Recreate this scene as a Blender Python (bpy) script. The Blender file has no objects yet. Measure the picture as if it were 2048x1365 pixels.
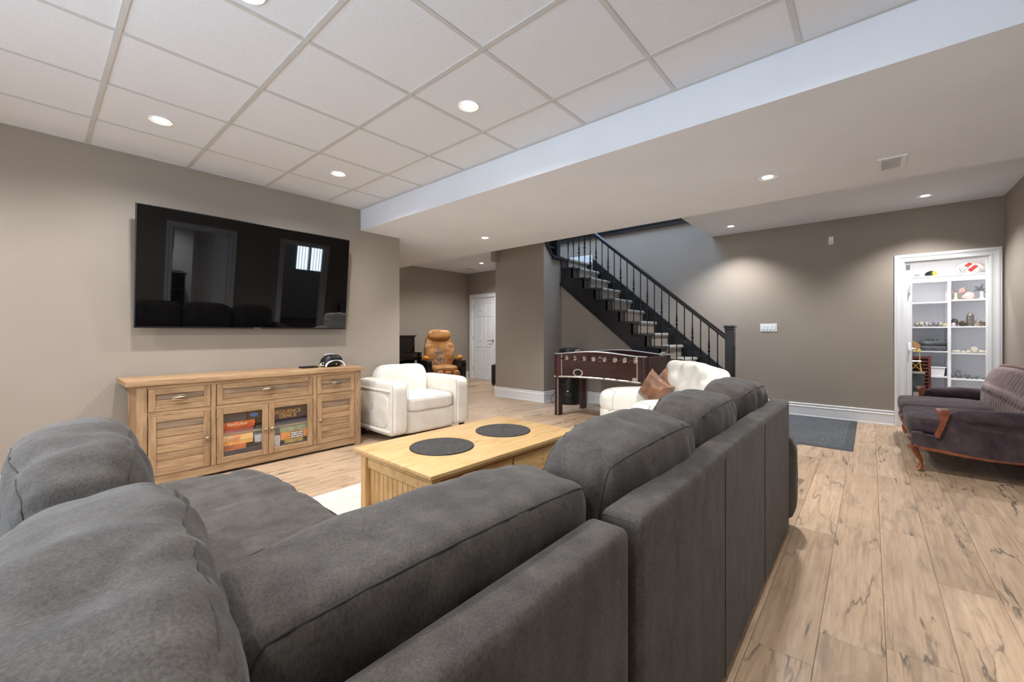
import bpy, bmesh, math, random
from mathutils import Vector, Matrix, noise
random.seed(7)
D = bpy.data
scene = bpy.context.scene
col = scene.collection
PI = math.pi
def R(a): return math.radians(a)

# ------------------------------------------------------------------ camera
F_PX, CY_PX, YAW, CAM_H = 828.0, 666.8, 0.8576, 1.15
cam = D.cameras.new('camera')
cam.sensor_width = 36.0
cam.lens = F_PX / 2048 * 36
cam.shift_y = -(682.5 - CY_PX) / 2048
cam.clip_start = 0.02
cam_o = D.objects.new('camera', cam)
col.objects.link(cam_o)
cam_o.location = (0, 0, CAM_H)
cam_o.rotation_euler = (PI / 2, 0, -YAW)
scene.camera = cam_o

# ------------------------------------------------------------------ world, daylight, exposure
world = D.worlds.new('sky')
scene.world = world
world.use_nodes = True
world.node_tree.nodes['Background'].inputs[0].default_value = (0.55, 0.68, 0.9, 1)
world.node_tree.nodes['Background'].inputs[1].default_value = 1.0
def area(name, loc, rot, sx, sy, power, color):
    l = D.lights.new(name, 'AREA'); l.shape = 'RECTANGLE'; l.size = sx; l.size_y = sy
    l.energy = power; l.color = color
    o = D.objects.new(name, l); col.objects.link(o); o.location = loc; o.rotation_euler = rot
    return o
LAMP_W = 22.0
area('window_daylight', (-1.63, 1.2, 1.45), (0, R(-90), 0), 1.3, 2.0, 42, (0.66, 0.82, 1.0))
area('gym_window_daylight', (5.12, -3.565, 1.73), (R(90), 0, 0), 0.7, 0.7, 14, (0.8, 0.9, 1.0))
area('upstairs_daylight', (6.3, 3.3, 5.0), (0, 0, 0), 1.3, 2.4, 105, (0.48, 0.69, 1.0))
scene.view_settings.view_transform = 'Standard'
scene.view_settings.look = 'None'
scene.view_settings.gamma = 1.0
scene.view_settings.use_curve_mapping = False
scene.view_settings.exposure = 0.80

# ------------------------------------------------------------------ helpers
def lin(c):
    r = []
    for v in c[:3]:
        v /= 255.0
        r.append(v / 12.92 if v <= 0.04045 else ((v + 0.055) / 1.055) ** 2.4)
    return (r[0], r[1], r[2], 1.0)
MATS = {}
def base_mat(name, rough=0.5, metal=0.0, spec=0.5):
    m = D.materials.new(name); m.use_nodes = True
    nt = m.node_tree; b = nt.nodes['Principled BSDF']
    b.inputs['Roughness'].default_value = rough
    b.inputs['Metallic'].default_value = metal
    b.inputs['Specular IOR Level'].default_value = spec
    MATS[name] = m
    return m, nt, b
def coords(nt, scale, rand=False, kind='Object'):
    tc = nt.nodes.new('ShaderNodeTexCoord')
    mp = nt.nodes.new('ShaderNodeMapping')
    mp.inputs['Scale'].default_value = scale
    nt.links.new(tc.outputs[kind], mp.inputs['Vector'])
    if rand:
        oi = nt.nodes.new('ShaderNodeObjectInfo')
        mu = nt.nodes.new('ShaderNodeMath'); mu.operation = 'MULTIPLY'; mu.inputs[1].default_value = 57.0
        cb = nt.nodes.new('ShaderNodeCombineXYZ')
        nt.links.new(oi.outputs['Random'], mu.inputs[0])
        for i in range(3): nt.links.new(mu.outputs[0], cb.inputs[i])
        nt.links.new(cb.outputs[0], mp.inputs['Location'])
    return mp.outputs['Vector']
def noise_tex(nt, vec, scale=5, detail=3, rough=0.5, dist=0.0):
    n = nt.nodes.new('ShaderNodeTexNoise')
    n.inputs['Scale'].default_value = scale; n.inputs['Detail'].default_value = detail
    n.inputs['Roughness'].default_value = rough; n.inputs['Distortion'].default_value = dist
    nt.links.new(vec, n.inputs['Vector'])
    return n.outputs['Fac']
def ramp(nt, fac, stops):
    r = nt.nodes.new('ShaderNodeValToRGB')
    el = r.color_ramp.elements
    while len(el) < len(stops): el.new(0.5)
    for e, (p, c) in zip(el, stops): e.position = p; e.color = c
    nt.links.new(fac, r.inputs['Fac'])
    return r.outputs['Color']
def mixc(nt, fac, a, b, mode='MIX'):
    m = nt.nodes.new('ShaderNodeMix'); m.data_type = 'RGBA'; m.blend_type = mode
    if isinstance(fac, float): m.inputs[0].default_value = fac
    else: nt.links.new(fac, m.inputs[0])
    for i, v in ((6, a), (7, b)):
        if isinstance(v, tuple): m.inputs[i].default_value = v
        else: nt.links.new(v, m.inputs[i])
    return m.outputs[2]
def bump(nt, b, h, strength, dist=0.01):
    n = nt.nodes.new('ShaderNodeBump'); n.inputs['Strength'].default_value = strength; n.inputs['Distance'].default_value = dist
    nt.links.new(h, n.inputs['Height']); nt.links.new(n.outputs[0], b.inputs['Normal'])
def mat(name, c, rough=0.5, metal=0.0, spec=0.5, c2=None, ns=6.0, bs=None, bst=0.1, coat=0.0, sheen=0.0, stretch=(1, 1, 1), emit=0.0, lo=0.35, hi=0.65):
    m, nt, b = base_mat(name, rough, metal, spec)
    b.inputs['Base Color'].default_value = lin(c)
    v = coords(nt, stretch)
    c2 = c2 or tuple(min(255, x * 0.94) for x in c)
    f = noise_tex(nt, v, ns, 4)
    nt.links.new(ramp(nt, f, [(lo, lin(c2)), (hi, lin(c))]), b.inputs['Base Color'])
    if bs: bump(nt, b, noise_tex(nt, v, bs, 3), bst)
    if coat: b.inputs['Coat Weight'].default_value = coat; b.inputs['Coat Roughness'].default_value = 0.1
    if sheen: b.inputs['Sheen Weight'].default_value = sheen; b.inputs['Sheen Roughness'].default_value = 0.5
    if emit:
        b.inputs['Emission Color'].default_value = lin(c); b.inputs['Emission Strength'].default_value = emit
    return m
def wood(name, c1, c2, c3, rough=0.5, sc=(1.5, 14, 14), rand=True, bst=0.08, coat=0.0, spec=0.4):
    m, nt, b = base_mat(name, rough, 0, spec)
    v = coords(nt, sc, rand)
    g = noise_tex(nt, v, 2.2, 8, 0.62, 0.8)
    cc = ramp(nt, g, [(0.3, lin(c3)), (0.5, lin(c2)), (0.7, lin(c1))])
    oi = nt.nodes.new('ShaderNodeObjectInfo')
    t = ramp(nt, oi.outputs['Random'], [(0, (0.86, 0.86, 0.86, 1)), (1, (1.06, 1.06, 1.06, 1))])
    cc = mixc(nt, 1.0, cc, t, 'MULTIPLY')
    nt.links.new(cc, b.inputs['Base Color'])
    bump(nt, b, g, bst, 0.004)
    if coat: b.inputs['Coat Weight'].default_value = coat; b.inputs['Coat Roughness'].default_value = 0.15
    return m

class B:
    """collects shapes in one bmesh; o() links them as one mesh object"""
    def __init__(s): s.bm = bmesh.new()
    def _bev(s, verts, bev, seg=2):
        es = set()
        for v in verts: es.update(v.link_edges)
        bmesh.ops.bevel(s.bm, geom=list(es), offset=bev, segments=seg, profile=0.6, affect='EDGES')
    def box(s, x0, x1, y0, y1, z0, z1, bev=0.0, seg=2, rot=None):
        c = Vector(((x0 + x1) / 2, (y0 + y1) / 2, (z0 + z1) / 2))
        m = Matrix.Translation(c)
        if rot: m = m @ rot
        m = m @ Matrix.Diagonal((abs(x1 - x0), abs(y1 - y0), abs(z1 - z0), 1))
        r = bmesh.ops.create_cube(s.bm, size=1.0, matrix=m)
        if bev: s._bev(r['verts'], bev, seg)
        return s
    def prism(s, poly, axis, a, b, bev=0.0):
        """poly: 2-D points; axis: extrusion axis 'x' (pts = y,z), 'y' (x,z), 'z' (x,y)"""
        def P(p, t):
            return {'x': (t, p[0], p[1]), 'y': (p[0], t, p[1]), 'z': (p[0], p[1], t)}[axis]
        v0 = [s.bm.verts.new(P(p, a)) for p in poly]
        v1 = [s.bm.verts.new(P(p, b)) for p in poly]
        n = len(poly)
        s.bm.faces.new(v0); s.bm.faces.new(v1[::-1])
        for i in range(n): s.bm.faces.new((v0[i], v1[i], v1[(i + 1) % n], v0[(i + 1) % n]))
        if bev: s._bev(v0 + v1, bev)
        return s
    def tube(s, pts, r, n=8, closed=False, cap=True):
        pts = [Vector(p) for p in pts]; rings = []
        m = len(pts)
        up = None
        for i, p in enumerate(pts):
            if closed: t = pts[(i + 1) % m] - pts[i - 1]
            else: t = pts[min(i + 1, m - 1)] - pts[max(i - 1, 0)]
            t.normalize()
            if up is None:
                up = Vector((0, 0, 1)) if abs(t.z) < 0.9 else Vector((1, 0, 0))
            a = t.cross(up)
            if a.length < 1e-5: a = t.cross(Vector((0.3, 1, 0.2)))
            a.normalize(); b_ = a.cross(t).normalized(); up = b_
            rr = r[i] if isinstance(r, (list, tuple)) else r
            rings.append([s.bm.verts.new(p + (a * math.cos(2 * PI * k / n) + b_ * math.sin(2 * PI * k / n)) * rr) for k in range(n)])
        rng = range(m) if closed else range(m - 1)
        for i in rng:
            A, C = rings[i], rings[(i + 1) % m]
            for k in range(n): s.bm.faces.new((A[k], A[(k + 1) % n], C[(k + 1) % n], C[k]))
        if cap and not closed:
            s.bm.faces.new(rings[0][::-1]); s.bm.faces.new(rings[-1])
        return s
    def lathe(s, prof, c=(0, 0, 0), n=24, axis='z', sx=1.0, sy=1.0):
        rings = []
        for (r, h) in prof:
            ring = []
            for k in range(n):
                a = 2 * PI * k / n
                p = (r * math.cos(a) * sx, r * math.sin(a) * sy, h)
                if axis == 'x': p = (p[2], p[0], p[1])
                if axis == 'y': p = (p[0], p[2], p[1])
                ring.append(s.bm.verts.new(Vector(p) + Vector(c)))
            rings.append(ring)
        for A, C in zip(rings, rings[1:]):
            for k in range(n): s.bm.faces.new((A[k], A[(k + 1) % n], C[(k + 1) % n], C[k]))
        s.bm.faces.new(rings[0][::-1]); s.bm.faces.new(rings[-1])
        return s
    def ball(s, c, rx, ry=None, rz=None, n=16):
        ry = ry or rx; rz = rz or rx
        bmesh.ops.create_uvsphere(s.bm, u_segments=n, v_segments=max(6, n // 2), radius=1.0,
                                  matrix=Matrix.Translation(c) @ Matrix.Diagonal((rx, ry, rz, 1)))
        return s
    def blob(s, f, n=12, bottom=True):
        """cube-sphere mapped through f(c)"""
        tmp = bmesh.new()
        bmesh.ops.create_cube(tmp, size=2.0)
        bmesh.ops.subdivide_edges(tmp, edges=tmp.edges[:], cuts=n, use_grid_fill=True)
        vm = {}
        for v in tmp.verts: vm[v.index] = s.bm.verts.new(f(v.co))
        for fc in tmp.faces: s.bm.faces.new([vm[v.index] for v in fc.verts])
        tmp.free()
        return s
    def grid(s, f, nu, nv, closed_u=False):
        vs = [[s.bm.verts.new(f(i / nu, j / nv)) for j in range(nv + 1)] for i in range(nu if closed_u else nu + 1)]
        m = len(vs)
        for i in range(m if closed_u else m - 1):
            for j in range(nv):
                s.bm.faces.new((vs[i][j], vs[(i + 1) % m][j], vs[(i + 1) % m][j + 1], vs[i][j + 1]))
        return s
    def xf(s, m):
        bmesh.ops.transform(s.bm, matrix=m, verts=s.bm.verts[:]); return s
    def mesh(s, name, material, smooth=False):
        bmesh.ops.recalc_face_normals(s.bm, faces=s.bm.faces[:])
        me = D.meshes.new(name); s.bm.to_mesh(me); s.bm.free()
        if material: me.materials.append(material)
        if smooth:
            me.polygons.foreach_set('use_smooth', [True] * len(me.polygons))
            if smooth != 'all':
                try: me.set_sharp_from_angle(angle=R(38))
                except Exception: pass
        return me
    def o(s, name, material, parent=None, smooth=False, loc=None, rot=None):
        return link(name, s.mesh(name, material, smooth), parent, loc, rot)
def link(name, me, parent=None, loc=None, rot=None):
    ob = D.objects.new(name, me); col.objects.link(ob)
    if parent: ob.parent = parent
    if loc: ob.location = loc
    if rot: ob.rotation_euler = rot
    return ob
def T(o, label, cat, group=None):
    o['label'] = label; o['category'] = cat
    if group: o['group'] = group
    return o
def thing(name, label, cat, loc=(0, 0, 0), rz=0.0, group=None, rot=None):
    o = D.objects.new(name, None); col.objects.link(o); o.empty_display_size = 0.1
    o.location = loc; o.rotation_euler = rot or (0, 0, rz)
    return T(o, label, cat, group)
def S(o, label=None):
    o['kind'] = 'structure'
    if label: o['label'] = label
    return o
def copy_tree(o, parent=None, loc=None, rz=None):
    c = o.copy(); col.objects.link(c)
    if parent: c.parent = parent
    if loc is not None: c.location = loc
    if rz is not None: c.rotation_euler = (0, 0, rz)
    for ch in list(o.children): copy_tree(ch, c)
    return c

# superellipsoid cushion mapping
def cush_f(sx, sy, sz, p=4.0, wr=0.006, seed=0.0, fr=(9, 9, 9), pinch=0.0, extra=None, fold=0.0):
    off = Vector((seed * 3.1, seed * 1.7, seed * 2.3))
    def f(c):
        x, y, z = c
        k = (abs(x) ** p + abs(y) ** p + abs(z) ** p) ** (1 / p)
        q = Vector((x / k, y / k, z / k))
        w = Vector((q.x * sx / 2, q.y * sy / 2, q.z * sz / 2))
        if pinch:
            t = 1 - pinch * (abs(q.x) ** 3 * abs(q.z) ** 3)
            w.y *= t
        nrm = Vector((q.x / sx, q.y / sy, q.z / sz)).normalized()
        nn = noise.noise(Vector((w.x * fr[0], w.y * fr[1], w.z * fr[2])) + off)
        n2 = noise.noise(Vector((w.x * fr[0] * 2.3, w.y * fr[1] * 2.3, w.z * fr[2] * 2.3)) + off * 2)
        w += nrm * wr * (nn + 0.4 * n2)
        if fold:
            a_ = noise.noise(Vector((w.x * fr[0] * 1.1, w.y * fr[1] * 0.7, w.z * fr[2] * 0.7)) + off * 3)
            w -= nrm * fold * max(0.0, 1 - abs(a_) * 5) ** 2
        if extra: w = extra(q, w)
        return w
    return f
def seam_pts(f, axis, val, n=20):
    pts = []
    sq = []
    for i in range(n): sq.append((-1 + 2 * i / n, -1))
    for i in range(n): sq.append((1, -1 + 2 * i / n))
    for i in range(n): sq.append((1 - 2 * i / n, 1))
    for i in range(n): sq.append((-1, 1 - 2 * i / n))
    for a, b in sq:
        c = {'x': (val, a, b), 'y': (a, val, b), 'z': (a, b, val)}[axis]
        pts.append(f(Vector(c)))
    return pts
def cushion(name, parent, size, loc, rot, material, seam_mat=None, seams=(), n=14, sr=0.0035, **kw):
    f = cush_f(*size, **kw)
    ob = B().blob(f, n).o(name, material, parent, 'all', loc, rot)
    for (ax, v) in seams:
        b = B(); b.tube(seam_pts(f, ax, v), sr, 5, closed=True)
        b.o('seam', seam_mat or material, ob, True)
    return ob
def text(s, size, parent, loc, rot, material, name='lettering', ext=0.0006, align='CENTER'):
    cu = D.curves.new(name, 'FONT'); cu.body = s; cu.size = size; cu.extrude = ext; cu.align_x = align; cu.align_y = 'CENTER'
    cu.materials.append(material)
    tmp = D.objects.new(name, cu); me = D.meshes.new_from_object(tmp); D.objects.remove(tmp)
    if not me.materials: me.materials.append(material)
    o = D.objects.new(name, me); col.objects.link(o)
    if parent: o.parent = parent
    o.location = loc; o.rotation_euler = rot
    return o

# ------------------------------------------------------------------ materials
TAUPE = (160, 149, 137)
m_wall = mat('wall_paint', TAUPE, 0.62, spec=0.3, c2=(156, 145, 133), ns=1.5, bs=220, bst=0.03)
m_white = mat('white_paint', (236, 236, 236), 0.45, c2=(231, 231, 231), ns=3, bs=150, bst=0.02)
m_ceil = mat('ceiling_paint', (237, 241, 247), 0.8, spec=0.2, c2=(233, 237, 243), ns=2, bs=260, bst=0.04)
m_tile = mat('acoustic_tile', (236, 239, 243), 0.85, spec=0.2, c2=(226, 229, 233), ns=180, bs=160, bst=0.25)
m_bar = mat('grid_metal', (208, 207, 204), 0.5, spec=0.4, c2=(203, 202, 199), ns=4)
m_closet = mat('closet_white', (242, 243, 246), 0.5, spec=0.3, c2=(238, 239, 242), ns=2)
m_dark = mat('dark_stain', (38, 38, 40), 0.32, c2=(30, 30, 32), ns=8, stretch=(3, 3, 14), coat=0.3)
m_iron = mat('black_iron', (42, 41, 40), 0.4, metal=0.6, c2=(34, 33, 32), ns=40)
m_black = mat('black_plastic', (24, 24, 26), 0.4, c2=(20, 20, 22), ns=20)
m_gloss = mat('black_gloss', (10, 10, 11), 0.06, c2=(8, 8, 9), ns=5, coat=0.6)
m_screen = mat('screen_glass', (3, 3, 4), 0.02, spec=0.7, c2=(3, 3, 4), ns=2)
m_chrome = mat('chrome', (210, 208, 204), 0.2, metal=1.0, c2=(190, 188, 184), ns=20)
m_silver = mat('silver_edge', (205, 200, 195), 0.35, metal=0.7, c2=(190, 186, 180), ns=20)
m_bronze = mat('bronze_pull', (186, 168, 142), 0.35, metal=0.9, c2=(128, 112, 92), ns=25)
m_sofa = None
def fabric(name, c, c2, fine=420, mott=9, bst=0.25, sheen=0.25, stretch=(1, 1, 1)):
    m, nt, b = base_mat(name, 0.95, 0, 0.15)
    v = coords(nt, stretch)
    a = noise_tex(nt, v, mott, 5, 0.65)
    cc = ramp(nt, a, [(0.3, lin(c2)), (0.7, lin(c))])
    fi = noise_tex(nt, v, fine, 2, 0.7)
    sp = ramp(nt, fi, [(0.3, (0.72, 0.72, 0.72, 1)), (0.7, (1.22, 1.22, 1.22, 1))])
    cc = mixc(nt, 1.0, cc, sp, 'MULTIPLY')
    nt.links.new(cc, b.inputs['Base Color'])
    bump(nt, b, fi, bst, 0.002)
    b.inputs['Sheen Weight'].default_value = sheen; b.inputs['Sheen Roughness'].default_value = 0.4
    return m
m_sofa = fabric('charcoal_microfibre', (92, 86, 80), (68, 63, 59), 260, 14, 0.25, 0.12, stretch=(1, 1, 0.45))
m_seam = mat('seam_thread', (52, 49, 47), 0.9, c2=(46, 44, 42), ns=60)
m_leather = mat('white_leather', (232, 227, 217), 0.42, spec=0.45, c2=(222, 215, 203), ns=7, bs=130, bst=0.05, coat=0.05)
m_lseam = mat('leather_seam', (188, 180, 166), 0.6, c2=(176, 168, 154), ns=30)
m_tan = mat('tan_leather', (206, 150, 92), 0.42, c2=(176, 122, 70), ns=9, bs=60, bst=0.1)
m_worn = mat('worn_leather', (200, 148, 96), 0.6, c2=(120, 104, 92), ns=14, bs=60, bst=0.2, lo=0.45, hi=0.6)
m_amber = mat('amber_plastic', (226, 150, 40), 0.25, c2=(210, 130, 30), ns=10, coat=0.4)
m_velvet = fabric('plum_velvet', (88, 74, 76), (52, 44, 48), 300, 8, 0.15, 0.12)
m_velvet_l = fabric('mauve_velvet', (164, 145, 141), (136, 118, 116), 300, 8, 0.15, 0.2)
m_frame = wood('carved_walnut', (150, 88, 58), (128, 70, 44), (98, 50, 30), 0.3, (6, 6, 6), coat=0.4)
m_legwood = wood('amber_walnut', (170, 100, 44), (142, 78, 32), (92, 48, 18), 0.25, (8, 8, 5), coat=0.5)
m_pine = wood('reclaimed_pine', (188, 156, 118), (168, 134, 98), (138, 106, 76), 0.62, (2.0, 16, 16))
m_pine_v = wood('reclaimed_pine_upright', (186, 154, 116), (166, 132, 96), (136, 104, 75), 0.62, (16, 16, 2.0))
m_pine_d = wood('weathered_pine', (168, 142, 114), (144, 120, 96), (118, 96, 76), 0.66, (2.0, 16, 16))
m_oak = wood('light_oak', (230, 192, 138), (218, 178, 122), (196, 152, 96), 0.4, (1.4, 9, 9), coat=0.15)
m_oak_v = wood('light_oak_upright', (226, 188, 134), (212, 170, 114), (188, 144, 92), 0.45, (12, 12, 1.6))
m_mahog = wood('dark_mahogany', (72, 38, 34), (58, 30, 28), (42, 22, 22), 0.28, (2.5, 2.5, 14), coat=0.35)
m_glass, nt_, b_ = base_mat('cabinet_glass', 0.02, 0, 0.5)
tr_ = nt_.nodes.new('ShaderNodeBsdfTransparent'); gl_ = nt_.nodes.new('ShaderNodeBsdfGlossy'); gl_.inputs['Roughness'].default_value = 0.03
mx_ = nt_.nodes.new('ShaderNodeMixShader'); mx_.inputs[0].default_value = 0.07
nt_.links.new(tr_.outputs[0], mx_.inputs[1]); nt_.links.new(gl_.outputs[0], mx_.inputs[2])
nt_.links.new(mx_.outputs[0], nt_.nodes['Material Output'].inputs['Surface'])
m_rug = fabric('cream_rug', (226, 220, 208), (206, 198, 184), 120, 18, 0.6, 0.1)
m_mat = mat('grey_doormat', (112, 114, 116), 0.95, c2=(84, 86, 88), ns=70, bs=90, bst=0.9, stretch=(0.5, 1.6, 1))
m_matedge = mat('doormat_rubber_edge', (72, 74, 75), 0.8, c2=(64, 66, 67), ns=30)
m_place = mat('woven_placemat', (72, 68, 64), 0.85, c2=(52, 49, 46), ns=60, bs=200, bst=0.4)
m_carpet = fabric('stair_carpet', (176, 166, 154), (124, 114, 104), 160, 60, 0.9, 0.2)
m_satin = mat('brown_satin', (140, 92, 60), 0.3, c2=(98, 62, 40), ns=9, sheen=0.4, coat=0.1)
m_satin_g = mat('grey_sequin_side', (120, 116, 114), 0.4, c2=(78, 74, 72), ns=90, bs=90, bst=0.5)

# plank floor
m_floor, nt, b = base_mat('oak_laminate', 0.42, 0, 0.4)
v = coords(nt, (1.0, 1.0, 1.0), True)
def mapped(nt, v, sc):
    mp = nt.nodes.new('ShaderNodeMapping'); mp.inputs['Scale'].default_value = sc
    nt.links.new(v, mp.inputs['Vector']); return mp.outputs['Vector']
g = noise_tex(nt, mapped(nt, v, (1.6, 26, 1)), 2.0, 8, 0.65, 0.5)
cc = ramp(nt, g, [(0.28, lin((160, 134, 109))), (0.5, lin((188, 160, 132))), (0.74, lin((207, 181, 153)))])
pat = noise_tex(nt, mapped(nt, v, (1.1, 4.0, 1)), 2.2, 4, 0.6, 1.2)
cc = mixc(nt, ramp(nt, pat, [(0.52, (0, 0, 0, 1)), (0.75, (0.75, 0.75, 0.75, 1))]), cc, lin((140, 122, 106)))
crk = noise_tex(nt, mapped(nt, v, (0.55, 3.6, 1)), 1.3, 5, 0.55, 0.25)
cm = ramp(nt, crk, [(0.486, (0, 0, 0, 1)), (0.498, (1, 1, 1, 1)), (0.502, (1, 1, 1, 1)), (0.514, (0, 0, 0, 1))])
msk = ramp(nt, noise_tex(nt, mapped(nt, v, (1.3, 3, 1)), 2.4, 2), [(0.44, (0, 0, 0, 1)), (0.58, (0.85, 0.85, 0.85, 1))])
cm = mixc(nt, 1.0, cm, msk, 'MULTIPLY')
cc = mixc(nt, cm, cc, lin((88, 80, 72)))
oi = nt.nodes.new('ShaderNodeObjectInfo')
tn = ramp(nt, oi.outputs['Random'], [(0, (0.84, 0.82, 0.80, 1)), (0.5, (0.98, 0.97, 0.96, 1)), (1, (1.05, 1.05, 1.05, 1))])
nt.links.new(mixc(nt, 1.0, cc, tn, 'MULTIPLY'), b.inputs['Base Color'])
bump(nt, b, g, 0.12, 0.003)
m_sub = mat('plank_joint', (120, 96, 74), 0.8, c2=(104, 82, 62), ns=8)

# ------------------------------------------------------------------ the setting
XL, YT, XB, YR, YBR, XD = -1.7, 4.483, 7.01, -1.12, 7.80, 7.30
ZT, ZB, ZH, ZU = 2.584, 2.345, 2.67, 5.1
XB0, XB1 = 2.49, 4.39
XC, YC0, YC1, XS = 5.517, 4.078, 5.17, 6.03
TK = 0.12
floor = S(B().box(XL - TK, 8.6, -3.9, YBR + TK, -0.08, -0.006).o('floor', m_sub), 'light oak plank floor')
# planks: rows of 192 mm along x, each plank an object sharing one mesh
PW, PL = 0.192, 1.22
def plank_mesh(L):
    b = B(); g_, e = 0.0006, 0.0022
    x0, x1, y0, y1 = g_, L - g_, g_, PW - g_
    lo = [b.bm.verts.new(p) for p in ((x0, y0, -0.006), (x1, y0, -0.006), (x1, y1, -0.006), (x0, y1, -0.006))]
    md = [b.bm.verts.new(p) for p in ((x0, y0, -0.0012), (x1, y0, -0.0012), (x1, y1, -0.0012), (x0, y1, -0.0012))]
    hi = [b.bm.verts.new(p) for p in ((x0 + e, y0 + e, 0), (x1 - e, y0 + e, 0), (x1 - e, y1 - e, 0), (x0 + e, y1 - e, 0))]
    b.bm.faces.new(lo[::-1]); b.bm.faces.new(hi)
    for A, C in ((lo, md), (md, hi)):
        for k in range(4): b.bm.faces.new((A[k], A[(k + 1) % 4], C[(k + 1) % 4], C[k]))
    return b.mesh('plank', m_floor)
pm = plank_mesh(PL)
rest = B()
def in_view_floor(x, y):
    if y < 0.4: return 1.0 < x < 8.2
    if y < 1.4: return 3.0 < x < 7.0
    if y < 4.5: return 0.4 < x < 7.0 and y > 2.0 or x > 2.4 and x < 6.2
    return 2.9 < x < 7.3
rr = random.Random(3)
r0 = -6
for i in range(r0, 42):
    y0 = -0.043 + PW * i
    xs = -1.7 + rr.random() * PL - PL
    while xs < (8.5 if y0 < 0.1 else 7.35):
        xe = xs + PL
        if in_view_floor(xs + PL / 2, y0 + PW / 2) or in_view_floor(xs, y0) or in_view_floor(xe, y0):
            link('plank', pm, floor, (xs, y0, 0))
        else:
            rest.box(xs + 0.001, xe - 0.001, y0 + 0.001, y0 + PW - 0.001, -0.006, 0)
        xs = xe
ro = rest.o('planks_out_of_view', m_floor, floor); ro['kind'] = 'stuff'

def wall(name, *boxes, m=None, label=None):
    b = B()
    for bx in boxes: b.box(*bx)
    return S(b.o(name, m or m_wall), label)
wall('wall_front', (XL - TK, 3.016, YT, YT + TK, 0, 2.8), label='taupe wall behind the television')
wall('wall_hall_left', (1.0 - TK, 1.0, YT + TK, YBR, 0, 2.8))
wall('wall_hall_back', (1.0 - TK, XD + TK, YBR, YBR + TK, 0, 2.8), label='taupe wall at the back of the side room')
DY0, DY1, DZ = 6.86, 7.64, 2.035
wall('wall_hall_right', (XD, XD + TK, YC1, DY0, 0, 2.8), (XD, XD + TK, DY1, YBR, 0, 2.8), (XD, XD + TK, DY0, DY1, DZ, 2.8))
CY0, CY1, CZ = -1.012, -0.318, 2.02
wall('wall_back', (XB, XB + TK, YR - TK, CY0, 0, 2.8), (XB, XB + TK, CY1, 1.89, 0, 2.8), (XB, XB + TK, CY0, CY1, CZ, 2.8),
     (XB, XB + TK, 1.89, YC1 + 0.1, 0, ZU), label='taupe wall behind the stairs and closet')
A0, A1, G0, G1 = 1.664, 2.585, 3.577, 4.455
wall('wall_right', (XL - TK, A0, YR - TK, YR, 0, 2.8), (A0, A1, YR - TK, YR, 2.03, 2.8), (A1, G0, YR - TK, YR, 0, 2.8),
     (G0, G1, YR - TK, YR, 2.03, 2.8), (G1, XB, YR - TK, YR, 0, 2.8), label='taupe wall behind the plum loveseat')
wall('wall_left', (XL - TK, XL, YR, 0.2, 0, 2.8), (XL - TK, XL, 2.2, YT, 0, 2.8), (XL - TK, XL, 0.2, 2.2, 0, 0.8), (XL - TK, XL, 0.2, 2.2, 2.1, 2.8))
# block under the upper stair flight
bl = B()
bl.box(XC, XB, YC0 + 0.1, YC1, 0, 2.44)
bl.box(XC, XC + 0.1, YC0 + 0.1, YC1, 2.44, 2.8)
bl.prism([(XC, 0), (XB, 0), (XB, 2.44), (5.74, 2.44), (5.53, 2.66), (XC, 2.72)], 'y', YC0, YC0 + 0.1)
S(bl.o('wall_stair_block', m_wall), 'taupe wall block beside the stairs')
# wall under the stairs
sl = 0.816
def zlow(y): return 0.858 + sl * (y - 2.694)
S(B().prism([(1.66, 0), (YC0, 0), (YC0, zlow(YC0)), (1.66, zlow(1.66))], 'x', XS, XS + 0.08).o('wall_under_stairs', m_wall))
# stair shaft above the ceiling
wall('wall_stairwell_front', (XC - TK, XC, 1.89, YC1, ZH, ZU))
wall('wall_stairwell_right', (XC - TK, XB + TK, 1.77, 1.89, ZH, ZU))
wall('wall_stairwell_left', (XC - TK, XB + TK, YC1 - 0.1, YC1, 2.44, ZU))
S(B().box(XC - TK, XB + TK, 1.77, YC1 + TK, ZU, ZU + 0.1).o('ceiling', m_ceil), 'white ceiling above the stairs')
# plain ceilings and bulkhead
S(B().box(XB0, XB1, YR, YBR, ZB, 2.85).o('ceiling_bulkhead', m_ceil), 'white dropped bulkhead running through the room')
cb = B()
cb.box(XB1, XC, YR, YBR, ZH, 2.8)
cb.box(XC, XB, YR, 1.89, ZH, 2.8)
cb.box(XC, XD, YC1, YBR, ZH, 2.8)
cb.box(1.0, XB0, YT + TK, YBR, ZH, 2.8)
S(cb.o('ceiling', m_ceil), 'white plaster ceiling beyond the bulkhead')
# suspended tile ceiling
ceil = S(B().box(XL, XB0, YR, YT, 2.66, 2.8).o('ceiling', m_ceil), 'white suspended tile ceiling')
TS = 0.6096
gx0, gy0 = 0.263, 3.923
gx = [gx0 + TS * i for i in range(-5, 4) if XL < gx0 + TS * i < XB0 - 0.05]
gy = [gy0 - TS * j for j in range(0, 9) if gy0 - TS * j > YR]
xe = [XL] + gx + [XB0]; ye = [YR] + gy[::-1] + [YT]
tmesh = {}
for i in range(len(xe) - 1):
    for j in range(len(ye) - 1):
        w, h = round(xe[i + 1] - xe[i], 3), round(ye[j + 1] - ye[j], 3)
        if (w, h) not in tmesh:
            tmesh[(w, h)] = B().box(0.003, w - 0.003, 0.003, h - 0.003, 0, 0.015, 0.004, 1).mesh('ceiling_tile', m_tile)
        link('ceiling_tile', tmesh[(w, h)], ceil, (xe[i], ye[j], ZT + 0.005))
BW = 0.012
for x in gx: B().box(x - BW, x + BW, YR, YT, ZT, ZT + 0.012).o('grid_bar', m_bar, ceil)
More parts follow.
